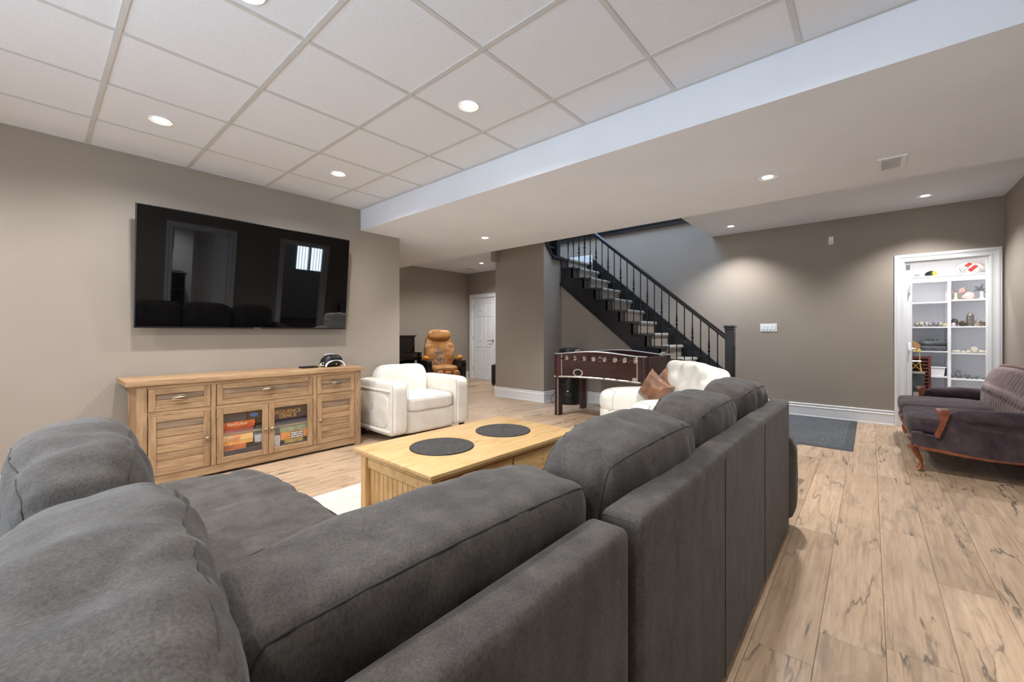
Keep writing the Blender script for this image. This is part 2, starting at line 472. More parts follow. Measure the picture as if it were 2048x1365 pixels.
for y in gy: B().box(XL, XB0, y - BW, y + BW, ZT + 0.0006, ZT + 0.012).o('grid_bar', m_bar, ceil)
B().box(XB0 - 0.022, XB0, YR, YT, ZT - 0.0008, ZT + 0.012).o('wall_angle', m_bar, ceil)
B().box(XL, XB0, YT - 0.02, YT, ZT - 0.0006, ZT + 0.012).o('wall_angle', m_bar, ceil)

# baseboards
BP = [(0, 0), (0.018, 0), (0.018, 0.012), (0.014, 0.016), (0.014, 0.125), (0.017, 0.130), (0.017, 0.138), (0.010, 0.146),
      (0.010, 0.160), (0.014, 0.166), (0.014, 0.174), (0.006, 0.180), (0, 0.180)]
def baseboard(name, p0, p1, nrm):
    b = B()
    p0, p1, nrm = Vector((*p0, 0)), Vector((*p1, 0)), Vector((*nrm, 0))
    v0 = [b.bm.verts.new(p0 + nrm * d + Vector((0, 0, z))) for d, z in BP]
    v1 = [b.bm.verts.new(p1 + nrm * d + Vector((0, 0, z))) for d, z in BP]
    n = len(BP)
    b.bm.faces.new(v0); b.bm.faces.new(v1[::-1])
    for i in range(n): b.bm.faces.new((v0[i], v1[i], v1[(i + 1) % n], v0[(i + 1) % n]))
    return S(b.o(name, m_white), 'white moulded baseboard')
baseboard('baseboard_back', (XB, -0.226), (XB, 1.46), (-1, 0))
baseboard('baseboard_block', (XC, YC0 - 0.016), (XC, YC1 + 0.016), (-1, 0))
baseboard('baseboard_block_side', (XC - 0.016, YC0), (XS, YC0), (0, -1))
baseboard('baseboard_stairs', (XS, 1.9), (XS, YC0), (-1, 0))
baseboard('baseboard_hall_back', (3.0, YBR), (XD, YBR), (0, -1))
baseboard('baseboard_front', (XL, YT), (3.016, YT), (0, -1))
baseboard('baseboard_right', (G1 + 0.09, YR), (XB, YR), (0, 1))
baseboard('baseboard_right', (A1 + 0.09, YR), (G0 - 0.09, YR), (0, 1))

# door casings: moulded frames around an opening
def casing(name, plane, at, a0, a1, zt, out, w=0.09, jamb=TK, label=None):
    """moulded frame swept around an opening; plane 'x': wall x = at, opening y a0..a1; out = side it faces"""
    prof = [(0.0, 0.0), (0.0, 0.012), (0.006, 0.017), (0.020, 0.017), (0.026, 0.013), (0.050, 0.015), (0.056, 0.021), (0.070, 0.024), (0.080, 0.020), (w, 0.020), (w, 0.0)]
    b = B()
    def P(u, z, t):
        return (at + out * t, u, z) if plane == 'x' else (u, at + out * t, z)
    secs = []
    for (u, su, z, sz) in ((a0, -1, 0.0, 0), (a0, -1, zt, 1), (a1, 1, zt, 1), (a1, 1, 0.0, 0)):
        secs.append([b.bm.verts.new(P(u + su * i, z + sz * i, t)) for i, t in prof])
    n = len(prof)
    for A, C in zip(secs, secs[1:]):
        for i in range(n): b.bm.faces.new((A[i], A[(i + 1) % n], C[(i + 1) % n], C[i]))
    b.bm.faces.new(secs[0]); b.bm.faces.new(secs[-1][::-1])
    o = S(b.o(name, m_white), label)
    d0, d1 = sorted((at, at - out * jamb))
    j = B()
    for (u0, u1, z0, z1) in ((a0, a0 + 0.012, 0, zt), (a1 - 0.012, a1, 0, zt), (a0 + 0.012, a1 - 0.012, zt - 0.012, zt)):
        if plane == 'x': j.box(d0, d1, u0, u1, z0, z1)
        else: j.box(u0, u1, d0, d1, z0, z1)
    j.o('jamb', m_white, o)
    return o
casing('trim_1', 'x', XB, CY0, CY1, CZ, -1, label='white moulded closet door casing')
casing('trim_2', 'x', XD, DY0, DY1, DZ, -1, label='white casing of the far door')
casing('trim_3', 'y', YR, A0, A1, 2.03, 1)
casing('trim_4', 'y', YR, G0, G1, 2.03, 1)
S(B().box(XB - 0.03, XB, 1.89, YC1, 2.962, 2.985).box(XB - 0.02, XB, 1.89, YC1, 2.985, 3.03).box(XB - 0.04, XB, 1.89, YC1, 3.03, 3.07).o('trim_5', m_dark), 'dark moulding high on the stairwell wall')

# closet shell behind wall_back, and the two rooms seen only as reflections in the television
CX1 = 8.44
wall('wall_closet', (XB + TK, CX1, 0.02, 0.1, 0, 2.5), (XB + TK, CX1, -1.46, -1.38, 0, 2.5), (CX1, CX1 + 0.08, -1.46, 0.1, 0, 2.5), m=m_closet, label='white closet walls')
S(B().box(XB + TK, CX1, -1.46, 0.1, 2.45, 2.53).o('ceiling', m_closet))
wall('wall_bedroom', (0.5, 0.6, -3.6, YR - TK, 0, 2.8), (3.0, 3.1, -3.6, YR - TK, 0, 2.8), (0.5, 3.1, -3.7, -3.6, 0, 2.8), m=m_white)
wall('wall_gym', (6.2, 6.3, -3.6, YR - TK, 0, 2.8), (3.1, 4.72, -3.6, -3.5, 0, 2.8), (5.52, 6.3, -3.6, -3.5, 0, 2.8),
     (4.72, 5.52, -3.6, -3.5, 0, 1.33), (4.72, 5.52, -3.6, -3.5, 2.13, 2.8), m=m_white)
S(B().box(0.5, 6.3, -3.7, YR - TK, 2.6, 2.7).o('ceiling', m_ceil))
m_daypane = mat('daylight_pane', (225, 238, 255), 0.3, c2=(215, 230, 250), ns=6, emit=0.9)
def window(name, plane, at, u0, u1, z0, z1, bars):
    b = B()
    def bx(a0, a1, c0, c1, t0, t1):
        if plane == 'y': b.box(a0, a1, at + t0, at + t1, c0, c1)
        else: b.box(at + t0, at + t1, a0, a1, c0, c1)
    w = 0.05
    for (a0, a1, c0, c1) in ((u0, u0 + w, z0, z1), (u1 - w, u1, z0, z1), (u0, u1, z0, z0 + w), (u0, u1, z1 - w, z1), ((u0 + u1) / 2 - 0.03, (u0 + u1) / 2 + 0.03, z0, z1)):
        bx(a0, a1, c0, c1, -0.05, 0.01)
    for k in range(bars):
        u = u0 + (u1 - u0) * (k + 0.5) / bars
        bx(u - 0.006, u + 0.006, z0 + w, z1 - w, -0.045, -0.03)
    o = S(b.o(name, m_white))
    p = B()
    b2 = b
    if plane == 'y': p.box(u0, u1, at - 0.08, at - 0.07, z0, z1)
    else: p.box(at - 0.08, at - 0.07, u0, u1, z0, z1)
    p.o('pane', m_daypane, o)
    return o
window('window_1', 'y', -3.5, 4.72, 5.52, 1.33, 2.13, 10)
window('window_2', 'x', XL, 0.2, 2.2, 0.8, 2.1, 4)

# doors
def six_panel(name, w, h, label=None):
    """local: width along +x from hinge at 0, thickness in y (-0.02..0.02)"""
    d = S(B().box(0, w, -0.012, 0.012, 0, h).o(name, m_white), label)
    st, mid = 0.115, w / 2
    zs = [(0.22, 0.80), (0.92, 1.55), (1.67, h - 0.14)]
    fr = B()
    for f in (-1, 1):
        y0, y1 = sorted((f * 0.010, f * 0.022))
        zz = [0, 0.22, 0.80, 0.92, 1.55, 1.67, h - 0.14, h]
        fr.box(0, st, y0, y1, 0, h).box(w - st, w, y0, y1, 0, h)
        for a in range(0, 8, 2): fr.box(st, w - st, y0, y1, zz[a], zz[a + 1])
        for a in range(1, 7, 2): fr.box(mid - 0.05, mid + 0.05, y0, y1, zz[a], zz[a + 1])
    fr.o('door_frame', m_white, d)
    for (z0, z1) in zs:
        for (x0, x1) in ((st, mid - 0.05), (mid + 0.05, w - st)):
            B().box(x0 + 0.022, x1 - 0.022, -0.020, 0.020, z0 + 0.022, z1 - 0.022, 0.009, 1).o('panel', m_white, d)
    return d
def lever(parent, x, z, side):
    b = B(); y = side * 0.02
    b.lathe([(0.03, 0), (0.03, 0.008), (0.012, 0.012), (0.010, 0.05)], n=16, axis='y')
    b.tube([(0, 0.05, 0), (0.03, 0.052, 0.004), (0.07, 0.05, -0.004), (0.115, 0.05, 0.006)], [0.009, 0.009, 0.008, 0.006])
    b.xf(Matrix.Diagonal((-1, side, 1, 1)))
    b.o('handle', m_chrome, parent, True, (x, y, z))
d1 = six_panel('door_1', DY1 - DY0 - 0.02, DZ - 0.025, 'white six-panel door at the end of the side room')
d1.location = (XD + 0.035, DY1 - 0.012, 0.008); d1.rotation_euler = (0, 0, R(-90))
lever(d1, DY1 - DY0 - 0.09, 0.96, -1)
for z in (0.25, 1.02, 1.80): B().box(-0.012, 0.006, -0.034, -0.018, z - 0.05, z + 0.05).o('hinge', m_chrome, d1)
d2 = six_panel('door_2', 0.68, 1.985, 'white closet door standing open into the closet')
d2.location = (XB + 0.07, CY1 - 0.035, 0.008); d2.rotation_euler = (0, 0, R(-4.5))
for z in (0.25, 0.98, 1.68): B().box(-0.055, -0.006, -0.016, -0.010, z - 0.05, z + 0.05).box(-0.01, 0.004, -0.022, -0.014, z - 0.05, z + 0.05).o('hinge', m_chrome, d2)
lever(d2, 0.62, 0.93, -1)
d3 = six_panel('door_3', 0.86, 2.0)
d3.location = (A1 - 0.02, YR - 0.09, 0.008); d3.rotation_euler = (0, 0, R(-118))

# ------------------------------------------------------------------ recessed lights
m_lens = mat('lamp_lens', (255, 248, 236), 0.4, c2=(255, 246, 232), ns=4, emit=14.0)
lr = B().lathe([(0.042, 0.004), (0.058, -0.001), (0.064, -0.004), (0.066, 0.0), (0.066, 0.004)], n=28).mesh('trim_ring', m_white, True)
ll = B().lathe([(0.001, -0.0022), (0.030, -0.002), (0.042, 0.001), (0.042, 0.003), (0.001, 0.0035)], n=24).mesh('lens', m_lens, True)
def downlight(x, y, z, label, power=1.0, group='recessed ceiling lights', color=(0.975, 0.985, 1.0), cone=118):
    t = thing('recessed_light', label, 'ceiling light', (x, y, z), 0, group)
    link('trim_ring', lr, t); link('lens', ll, t)
    l = D.lights.new('lamp', 'SPOT'); l.energy = LAMP_W * power * 4; l.spot_size = R(cone); l.spot_blend = 0.75
    l.shadow_soft_size = 0.045; l.color = color
    lo = D.objects.new('lamp', l); col.objects.link(lo); lo.parent = t; lo.location = (0, 0, -0.012)
    return t
downlight(0.563, 3.625, ZT + 0.003, 'round recessed light in the ceiling tile above the television', 0.60, cone=156)
downlight(1.798, 3.625, ZT + 0.003, 'round recessed light in the tile ceiling near the bulkhead corner', 0.60, cone=156)
downlight(1.80, 1.92, ZT + 0.003, 'round recessed light in the ceiling tile above the coffee table', 0.60, cone=156)
downlight(0.59, 1.98, ZT + 0.003, 'round recessed light at the top edge of the picture', 0.60, cone=156)
for (x, y, p, w_) in ((-0.95, 3.62, 1.0, 'left of the television wall'), (-0.95, 1.95, 1.0, 'over the floor left of the sofa'), (-0.95, 0.2, 0.45, 'behind and left of the sofa corner'), (0.59, 0.2, 0.30, 'straight above the sofa corner'), (1.80, 0.2, 0.40, 'above the long sofa back')):
    downlight(x, y, ZT + 0.003, 'round recessed tile ceiling light ' + w_, p * 0.8, cone=156)
downlight(3.70, 3.65, ZB, 'round recessed light in the bulkhead above the hallway opening', 1.2)
downlight(3.68, 0.595, ZB, 'round recessed light in the bulkhead beside the air vent', 1.3)
downlight(6.49, 1.50, ZH, 'round recessed light in the high ceiling above the newel post')
downlight(6.45, -0.46, ZH, 'round recessed light in the high ceiling above the closet door')
downlight(6.37, 6.39, ZH, 'round recessed light in the side room near the white door', 0.85, cone=150)
downlight(4.6, 6.4, ZH, 'round recessed light in the side room above the piano', 0.85, cone=150)
downlight(7.45, -0.68, 2.45, 'round recessed light in the closet ceiling', 0.62, cone=170, color=(1, 0.97, 0.95))
downlight(1.9, -2.75, 2.6, 'round recessed light in the bedroom behind the camera', 2.6, cone=118)

# ------------------------------------------------------------------ staircase
RISE, RUN = 0.1895, 0.2165
def nose(k): return 2.507 + (k - 6) * RUN
st = thing('staircase', 'dark stained staircase with beige carpet runner and black iron balusters', 'staircase', (0, 0, 0))
XO = 6.0            # outer face of the open stringer
X2 = XB - 0.025
CX0, CXR = 6.19, 6.84
for k in range(1, 13):
    y, z = nose(k), RISE * k
    B().box(XO - 0.028, X2, y, y + RUN + 0.035, z - 0.032, z, 0.008, 2).o('tread', m_dark, st, True)
    B().box(XO, X2, y + 0.03, y + 0.05, z - RISE, z - 0.032).o('riser', m_dark, st)
for k in range(1, 14):
    y, z = nose(k), RISE * k
    th = 0.014
    prof = [(y + 0.03, z - RISE + th), (y + 0.03 - th, z - RISE + th), (y + 0.03 - th, z - 0.05)]
    for i in range(9):
        a = -PI / 2 - PI * i / 8
        prof.append((y + 0.006 + 0.030 * math.cos(a) * 0.9, z - 0.012 + 0.028 * math.sin(a)))
    e = y + RUN + 0.02 if k < 13 else y + 0.9
    prof += [(e, z + th), (e, z - 0.005), (y + 0.03, z - 0.01)]
    B().prism(prof, 'x', CX0, CXR).o('carpet_runner', m_carpet, st, True)
# landing
B().box(5.74, XB - 0.03, nose(13), nose(13) + 0.06, 13 * RISE - 0.05, 13 * RISE - 0.004, 0.01).box(5.76, XB - 0.03, nose(13) + 0.04, YC1, 13 * RISE - 0.06, 13 * RISE - 0.01).o('landing', m_dark, st, True)
B().box(XO, X2, nose(13) + 0.03, nose(13) + 0.05, 12 * RISE, 13 * RISE - 0.03).o('riser', m_dark, st)
# saw-tooth outer stringer and its moulding
saw = []
yb0 = nose(1) + 0.03
saw.append((yb0, 0.0))
for k in range(1, 13):
    saw.append((nose(k) + 0.03, RISE * k - 0.032)); saw.append((nose(k + 1) + 0.03, RISE * k - 0.032))
yend = YC0 - 0.002
saw = [p if p[0] < yend else (yend, p[1]) for p in saw]
saw += [(yend, zlow(yend)), (2.694 - 0.858 / sl + 0.02, 0.0)]
B().prism(saw, 'x', XO, XO + 0.028).o('stringer', m_dark, st)
b = B()
for (o0, o1, x0) in ((0.0, 0.03, XO - 0.022), (0.03, 0.052, XO - 0.012)):
    ya = 2.694 - 0.858 / sl
    b.prism([(ya, o0), (yend, zlow(yend) + o0), (yend, zlow(yend) + o1), (ya, o1)], 'x', x0, XO)
b.o('stringer_moulding', m_dark, st)
# wall skirt
def sk(y): return 2.443 + (y - 3.884) * 0.86
b = B(); b.prism([(1.36, 0), (1.55, 0), (4.0, sk(4.0) - 0.42), (4.0, sk(4.0)), (1.36, sk(1.36))], 'x', XB - 0.022, XB)
b.prism([(1.36, sk(1.36)), (4.0, sk(4.0)), (4.0, sk(4.0) + 0.022), (1.36, sk(1.36) + 0.022)], 'x', XB - 0.034, XB)
b.o('wall_skirt', m_dark, st)
# newel post
NX, NY = 6.03, 1.40
nw = B().box(NX - 0.052, NX + 0.052, NY - 0.052, NY + 0.052, 0, 1.195, 0.004, 1).o('newel_post', m_dark, st)
B().box(NX - 0.066, NX + 0.066, NY - 0.066, NY + 0.066, 1.222, 1.25, 0.005, 2).box(NX - 0.058, NX + 0.058, NY - 0.058, NY + 0.058, 1.195, 1.222, 0.006, 2).o('newel_cap', m_dark, nw)
for (dx, dy, wx, wy) in ((-0.0535, 0, 0.001, 0.034), (0, -0.0535, 0.034, 0.001)):
    B().box(NX + dx - max(wx, .004), NX + dx + max(wx, .004), NY + dy - max(wy, .004), NY + dy + max(wy, .004), 0.25, 0.98, 0.002, 1).o('newel_panel', m_dark, nw)
# handrail
def rail(y): return 1.135 + (y - 1.456) * 0.852
b = B()
pr = [(-0.03, -0.03), (0.03, -0.03), (0.034, -0.012), (0.03, 0.012), (0.016, 0.026), (-0.016, 0.026), (-0.03, 0.012), (-0.034, -0.012)]
y0, y1 = NY + 0.05, 4.02
va = [b.bm.verts.new((NX + p[0], y0, rail(y0) - 0.03 + p[1] * 1.25)) for p in pr]
vb = [b.bm.verts.new((NX + p[0], y1, rail(y1) - 0.03 + p[1] * 1.25)) for p in pr]
b.bm.faces.new(va); b.bm.faces.new(vb[::-1])
for i in range(8): b.bm.faces.new((va[i], vb[i], vb[(i + 1) % 8], va[(i + 1) % 8]))
b.o('handrail', m_dark, st, True)
# balusters: square-twist iron bars with a collar, collars alternate in height
def baluster(y, idx):
    k = max(0, min(12, int((y - nose(1)) // RUN) + 1))
    z0 = RISE * k; z1 = rail(y) - 0.06
    h = z1 - z0
    r = 0.0075
    cz = z0 + h * (0.60 if idx % 2 else 0.46)
    prof = [(r * 1.5, z0), (r * 1.5, z0 + 0.012), (r, z0 + 0.02), (r, cz - 0.17), (r * 1.7, cz - 0.05), (r * 1.1, cz - 0.02), (r * 2.4, cz - 0.012), (r * 2.4, cz + 0.012),
            (r * 1.1, cz + 0.02), (r * 1.9, cz + 0.05), (r, cz + 0.17), (r, z1)]
    if idx % 2 == 0:
        c2 = z1 - 0.16
        prof = prof[:-2] + [(r, cz + 0.15), (r, z1)]
    B().lathe(prof, (NX, y, 0), 8).o('baluster', m_iron, st, True)
n_b = 23
for i in range(n_b): baluster(1.555 + i * RUN / 2, i)
# second flight above the block: skirt board, newel and first treads
b = B()
b.prism([(5.53, 2.66), (5.74, 2.44), (6.06, 2.44), (6.06, 2.475), (5.755, 2.475), (5.55, 2.69)], 'y', YC0 - 0.028, YC0)
b.o('upper_skirt', m_dark, st)
B().prism([(5.55, 2.69), (5.755, 2.475), (6.06, 2.475), (6.06, 3.2), (5.55, 3.2)], 'y', YC0 + 0.11, YC0 + 0.14).o('upper_stringer', m_dark, st)
B().box(5.90, 6.0, YC0 + 0.0, YC0 + 0.1, 2.46, 3.4, 0.004, 1).o('newel_post', m_dark, st)
B().box(5.62, 5.88, YC0 + 0.03, YC0 + 0.2, 2.60, 2.632, 0.006, 2).o('tread', m_dark, st)
T(B().box(XB - 0.10, XB - 0.085, 3.98, 4.56, 13 * RISE + 0.012, 2.635, 0.002, 1).o('panel_board', m_closet), 'pale panel standing on the stair landing against the wall', 'panel')

# ------------------------------------------------------------------ sectional sofa
so = thing('sectional_sofa', 'charcoal L-shaped sectional sofa with loose back cushions', 'sofa', (0, 0, 0))
def seamtube(pts, parent, r=0.003, m=None): B().tube(pts, r * 0.7, 5).o('seam', m or m_seam, parent, True)
def panel(name, x0, x1, y0, y1, z0, z1, bev=0.02, n=None):
    return B().box(x0, x1, y0, y1, z0, z1, bev, 4).o(name, m_sofa, so, True)
# straight run along the television wall direction, back towards the camera
bp1 = panel('back_panel', 0.815, 2.875, 0.355, 0.45, 0.03, 0.765, 0.022)
for x in (1.465, 2.135): seamtube([(x, 0.354, 0.035), (x, 0.354, 0.745)], bp1, 0.0022)
seamtube([(0.83, 0.360, 0.752), (2.86, 0.360, 0.752)], bp1, 0.0035)
seamtube([(0.818, 0.37, 0.753), (0.818, 0.445, 0.753)], bp1, 0.003)
seamtube([(0.822, 0.362, 0.04), (0.822, 0.362, 0.75)], bp1, 0.003)
bp2 = panel('back_panel', -0.20, 0.785, 0.362, 0.455, 0.03, 0.762, 0.026)
seamtube([(-0.18, 0.368, 0.748), (0.77, 0.368, 0.748)], bp2, 0.0035)
seamtube([(0.779, 0.370, 0.04), (0.779, 0.370, 0.745)], bp2, 0.003)
bp3 = panel('back_panel', -0.20, -0.115, 0.46, 2.45, 0.03, 0.762, 0.022)
panel('base', 0.80, 2.86, 0.452, 1.22, 0.06, 0.29, 0.02)
panel('base', -0.11, 0.80, 0.46, 1.22, 0.06, 0.29, 0.02)
panel('base', -0.11, 0.745, 1.23, 2.44, 0.06, 0.29, 0.03)
arm_f = cush_f(0.14, 0.95, 0.55, p=7, wr=0.006, seed=5)
B().blob(arm_f, 12).o('arm', m_sofa, so, 'all', (2.94, 0.80, 0.30))
for (x, y) in ((2.75, 0.42), (0.9, 0.42), (2.75, 1.15), (0.68, 2.35), (-0.12, 2.35)): B().box(x - 0.03, x + 0.03, y - 0.03, y + 0.03, 0, 0.07).o('leg', m_black, so)
# seat cushions
def quilt(q, w):
    if q.z > 0.2:
        u, v = (w.x + 3) / 0.30, (w.y + 3) / 0.34
        d = min(abs(u - round(u)) * 0.30, abs(v - round(v)) * 0.34)
        w.z -= 0.012 * math.exp(-(d / 0.025) ** 2)
        w.z += 0.010 * (1 - q.x ** 4) * (1 - q.y ** 4)
    return w
for (x0, x1) in ((0.84, 1.50), (1.51, 2.17), (2.18, 2.85)):
    cushion('seat_cushion', so, (x1 - x0, 0.80, 0.2), ((x0 + x1) / 2, 0.86, 0.38), None, m_sofa, m_seam, [('z', 0.7)], n=12, p=7, wr=0.006, seed=x0)
cushion('seat_cushion', so, (0.88, 0.80, 0.2), (0.36, 0.86, 0.38), None, m_sofa, m_seam, [('z', 0.7)], n=14, p=7, wr=0.006, seed=2.2)
cushion('seat_cushion', so, (0.89, 1.24, 0.2), (0.335, 1.86, 0.375), None, m_sofa, m_seam, [('z', 0.7)], n=34, p=6, wr=0.010, seed=4.2, extra=quilt)
# back cushions
def puff(q, w):
    # fuller in the middle of each face
    w.y *= 0.86 + 0.20 * (1 - abs(q.x) ** 3) * (1 - max(0, -q.z) ** 2)
    w.z += 0.018 * (1 - q.x ** 2) * max(q.z, 0)
    return w
def back_cushion(w, h, d, loc, rot, seed, wr=0.007, p=4.6, n=26):
    return cushion('back_cushion', so, (w, d, h), loc, rot, m_sofa, m_seam, [('y', -0.86), ('y', 0.86)], n=n, p=p, wr=wr, seed=seed, fr=(11, 4, 5), extra=puff, sr=0.0016, fold=0.009)
def soft(q, w):
    w.y *= 0.90 + 0.16 * (1 - abs(q.x) ** 4) * (1 - max(0, -q.z) ** 2 * 0.5)
    w.z += 0.016 * (1 - q.x ** 2) * max(q.z, 0)
    return w
def box_cushion(w, h, d, loc, rot, seed):
    return cushion('back_cushion', so, (w, d, h), loc, rot, m_sofa, m_seam, [('y', -0.93), ('y', 0.93)], n=30, p=7.5, wr=0.008, seed=seed, fr=(10, 5, 6), extra=soft, sr=0.0018, fold=0.005)
box_cushion(0.735, 0.415, 0.215, (0.490, 0.596, 0.622), (R(4), R(0.6), R(-1)), 1.3)
back_cushion(0.66, 0.44, 0.25, (1.19, 0.575, 0.655), (R(8), R(-1), R(-2)), 2.7)
back_cushion(0.66, 0.44, 0.25, (1.86, 0.580, 0.655), (R(6), R(1), R(2)), 3.9)
back_cushion(0.62, 0.44, 0.25, (2.51, 0.575, 0.660), (R(7), R(0), R(-1)), 5.1)
back_cushion(0.78, 0.44, 0.235, (0.065, 0.725, 0.660), (R(5), 0, R(-95)), 6.4, 0.013, 4.4, 32)
back_cushion(0.62, 0.50, 0.235, (0.085, 1.42, 0.660), (R(5), R(3), R(-92)), 8.2, 0.016, 3.4, 32)

# ------------------------------------------------------------------ coffee table chest
ct = thing('coffee_table', 'light oak coffee table chest with beadboard end panel', 'coffee table', (1.90, 1.965, 0.012), R(-1.2))
L2, W2, H2 = 0.645, 0.385, 0.448
B().box(-L2, L2, -W2, W2, H2 - 0.022, H2, 0.006, 2).o('top', m_oak, ct, True)
B().box(-L2 + 0.018, L2 - 0.018, -W2 + 0.018, W2 - 0.018, H2 - 0.042, H2 - 0.022, 0.006, 2).o('top_moulding', m_oak, ct, True)
B().box(-L2 + 0.075, L2 - 0.075, -W2 + 0.062, W2 - 0.062, 0.03, H2 - 0.042).o('body', m_oak_v, ct)
for sx in (-1, 1):
    for sy in (-1, 1):
        x, y = sx * (L2 - 0.06), sy * (W2 - 0.06)
        B().box(x - 0.028, x + 0.028, y - 0.028, y + 0.028, 0, H2 - 0.042, 0.004, 1).o('corner_post', m_oak_v, ct)
for sx in (-1, 1):
    x = sx * (L2 - 0.058)
    B().box(x - 0.012, x + 0.012, -W2 + 0.09, W2 - 0.09, H2 - 0.115, H2 - 0.042, 0.003, 1).o('rail', m_oak, ct)
    B().box(x - 0.012, x + 0.012, -W2 + 0.09, W2 - 0.09, 0.03, 0.10, 0.003, 1).o('rail', m_oak, ct)
    n = 12; w = (2 * W2 - 0.18) / n
    bm_ = B().box(-0.006, 0.006, 0.002, w - 0.002, 0.10, H2 - 0.115, 0.004, 2).mesh('bead_board', m_oak_v, True)
    for i in range(n): link('bead_board', bm_, ct, (sx * (L2 - 0.068), -W2 + 0.09 + i * w, 0))
for sy in (-1, 1):
    y = sy * (W2 - 0.056)
    for (x0, x1) in ((-L2 + 0.09, -0.01), (0.01, L2 - 0.09)):
        d = B().box(x0, x1, y - 0.012, y + 0.012, H2 - 0.2, H2 - 0.06, 0.005, 2).o('drawer', m_oak, ct)
        B().lathe([(0.008, 0), (0.008, 0.012), (0.016, 0.018), (0.012, 0.026)], ((x0 + x1) / 2, y + sy * 0.012, H2 - 0.13), 12, 'y', 1, 1).o('knob', m_bronze, d, True)
    B().box(-L2 + 0.09, L2 - 0.09, y - 0.01, y + 0.01, 0.03, H2 - 0.21, 0.004, 1).o('side_panel', m_oak, ct)
def placemat(loc, label):
    t = thing('placemat', label, 'placemat', loc, 0, 'round woven placemats')
    R0 = 0.19
    prof = []
    n = 30
    for i in range(n):
        r = 0.003 + (R0 - 0.003) * i / (n - 1)
        prof.append((r, 0.0035 + (0.0016 if i % 2 else 0.0)))
    prof += [(R0 + 0.003, 0.003), (R0 + 0.003, 0.0)]
    B().lathe([(0.002, 0.0)] + prof, n=48).o('weave', m_place, t, True)
    B().tube([((R0 + 0.001) * math.cos(a * PI / 24), (R0 + 0.001) * math.sin(a * PI / 24), 0.003) for a in range(48)], 0.003, 6, closed=True).o('rim', m_black, t, True)
placemat((1.625, 1.968, 0.4605), 'round dark woven placemat on the table end nearer the cabinet')
placemat((2.175, 1.966, 0.4605), 'round dark woven placemat on the table end nearer the football table')
rg = thing('area_rug', 'cream textured area rug under the oak coffee table', 'rug', (0, 0, 0))
B().box(1.13, 3.0, 1.40, 2.92, 0.0, 0.012, 0.004, 2).o('pile', m_rug, rg, True)
B().tube([(1.13, 1.40, 0.006), (3.0, 1.40, 0.006), (3.0, 2.92, 0.006), (1.13, 2.92, 0.006)], 0.0065, 6, closed=True).o('binding', m_rug, rg, True)

# ------------------------------------------------------------------ media cabinet
cab = thing('media_cabinet', 'reclaimed pine media cabinet with glass doors and cup pulls', 'cabinet', (0, 0, 0))
YF = 4.0                                  # front face of the frame
B().box(0.425, 2.262, YF - 0.025, 4.462, 0.765, 0.802, 0.004, 2).o('top', m_pine, cab, True)
for (x0, x1) in ((0.485, 0.545), (2.158, 2.225)):
    B().box(x0, x1, YF, YF + 0.05, 0, 0.765, 0.003, 1).o('front_post', m_pine_v, cab)
    B().box(x0, x1, 4.39, 4.44, 0, 0.765, 0.003, 1).o('back_post', m_pine_v, cab)
for x0 in (0.493, 2.20):
    B().box(x0, x0 + 0.018, YF + 0.05, 4.39, 0.05, 0.765).o('side_panel', m_pine_v, cab)
    for k in range(2): B().box(x0 - 0.006, x0 + 0.022, YF + 0.05, 4.39, (0.05, 0.70)[k], (0.11, 0.765)[k]).o('side_rail', m_pine, cab)
B().box(0.51, 2.2, 4.42, 4.44, 0.05, 0.765).o('back_board', m_pine_d, cab)
B().box(0.51, 2.2, YF + 0.03, 4.42, 0.08, 0.10).o('bottom_board', m_pine_d, cab)
B().box(0.975, 1.725, YF + 0.05, 4.42, 0.296, 0.312).o('shelf', m_pine, cab)
for x in (0.95, 1.755): B().box(x - 0.006, x + 0.006, YF + 0.03, 4.42, 0.10, 0.76).o('partition', m_pine_d, cab)
for x0, x1 in ((0.934, 0.966), (1.739, 1.772)): B().box(x0, x1, YF, YF + 0.03, 0.085, 0.737, 0.002, 1).o('stile', m_pine_v, cab)
B().box(0.545, 2.158, YF, YF + 0.03, 0.738, 0.765).o('rail', m_pine, cab)
B().box(0.545, 2.158, YF + 0.002, YF + 0.03, 0.02, 0.083, 0.002, 1).o('rail', m_pine, cab)
cols = ((0.547, 0.932), (0.968, 1.737), (1.774, 2.156))
for (x0, x1) in cols: B().box(x0, x1, YF + 0.001, YF + 0.03, 0.534, 0.562).o('rail', m_pine, cab)
def frame_front(name, x0, x1, z0, z1, sw, boards, glass=False, bm=None):
    d = D.objects.new(name, None); col.objects.link(d); d.parent = cab; d.empty_display_size = 0.05
    y0 = YF - 0.002
    B().box(x0, x0 + sw, y0, YF + 0.02, z0, z1, 0.002, 1).o('door_stile', m_pine_v, d)
    B().box(x1 - sw, x1, y0, YF + 0.02, z0, z1, 0.002, 1).o('door_stile', m_pine_v, d)
    B().box(x0 + sw, x1 - sw, y0 + 0.001, YF + 0.02, z1 - sw, z1, 0.002, 1).o('door_rail', m_pine, d)
    B().box(x0 + sw, x1 - sw, y0 + 0.001, YF + 0.02, z0, z0 + sw, 0.002, 1).o('door_rail', m_pine, d)
    if glass:
        B().box(x0 + sw - 0.003, x1 - sw + 0.003, YF + 0.010, YF + 0.013, z0 + sw - 0.003, z1 - sw + 0.003).o('glass_pane', m_glass, d)
    else:
        h = (z1 - z0 - 2 * sw) / boards
        for i in range(boards):
            B().box(x0 + sw - 0.002, x1 - sw + 0.002, YF + 0.009 + (i % 2) * 0.0015, YF + 0.018, z0 + sw + i * h + 0.0015, z0 + sw + (i + 1) * h - 0.0015, 0.002, 1).o('slat', m_pine_d if (i in (boards - 1,)) else m_pine, d)
    return d
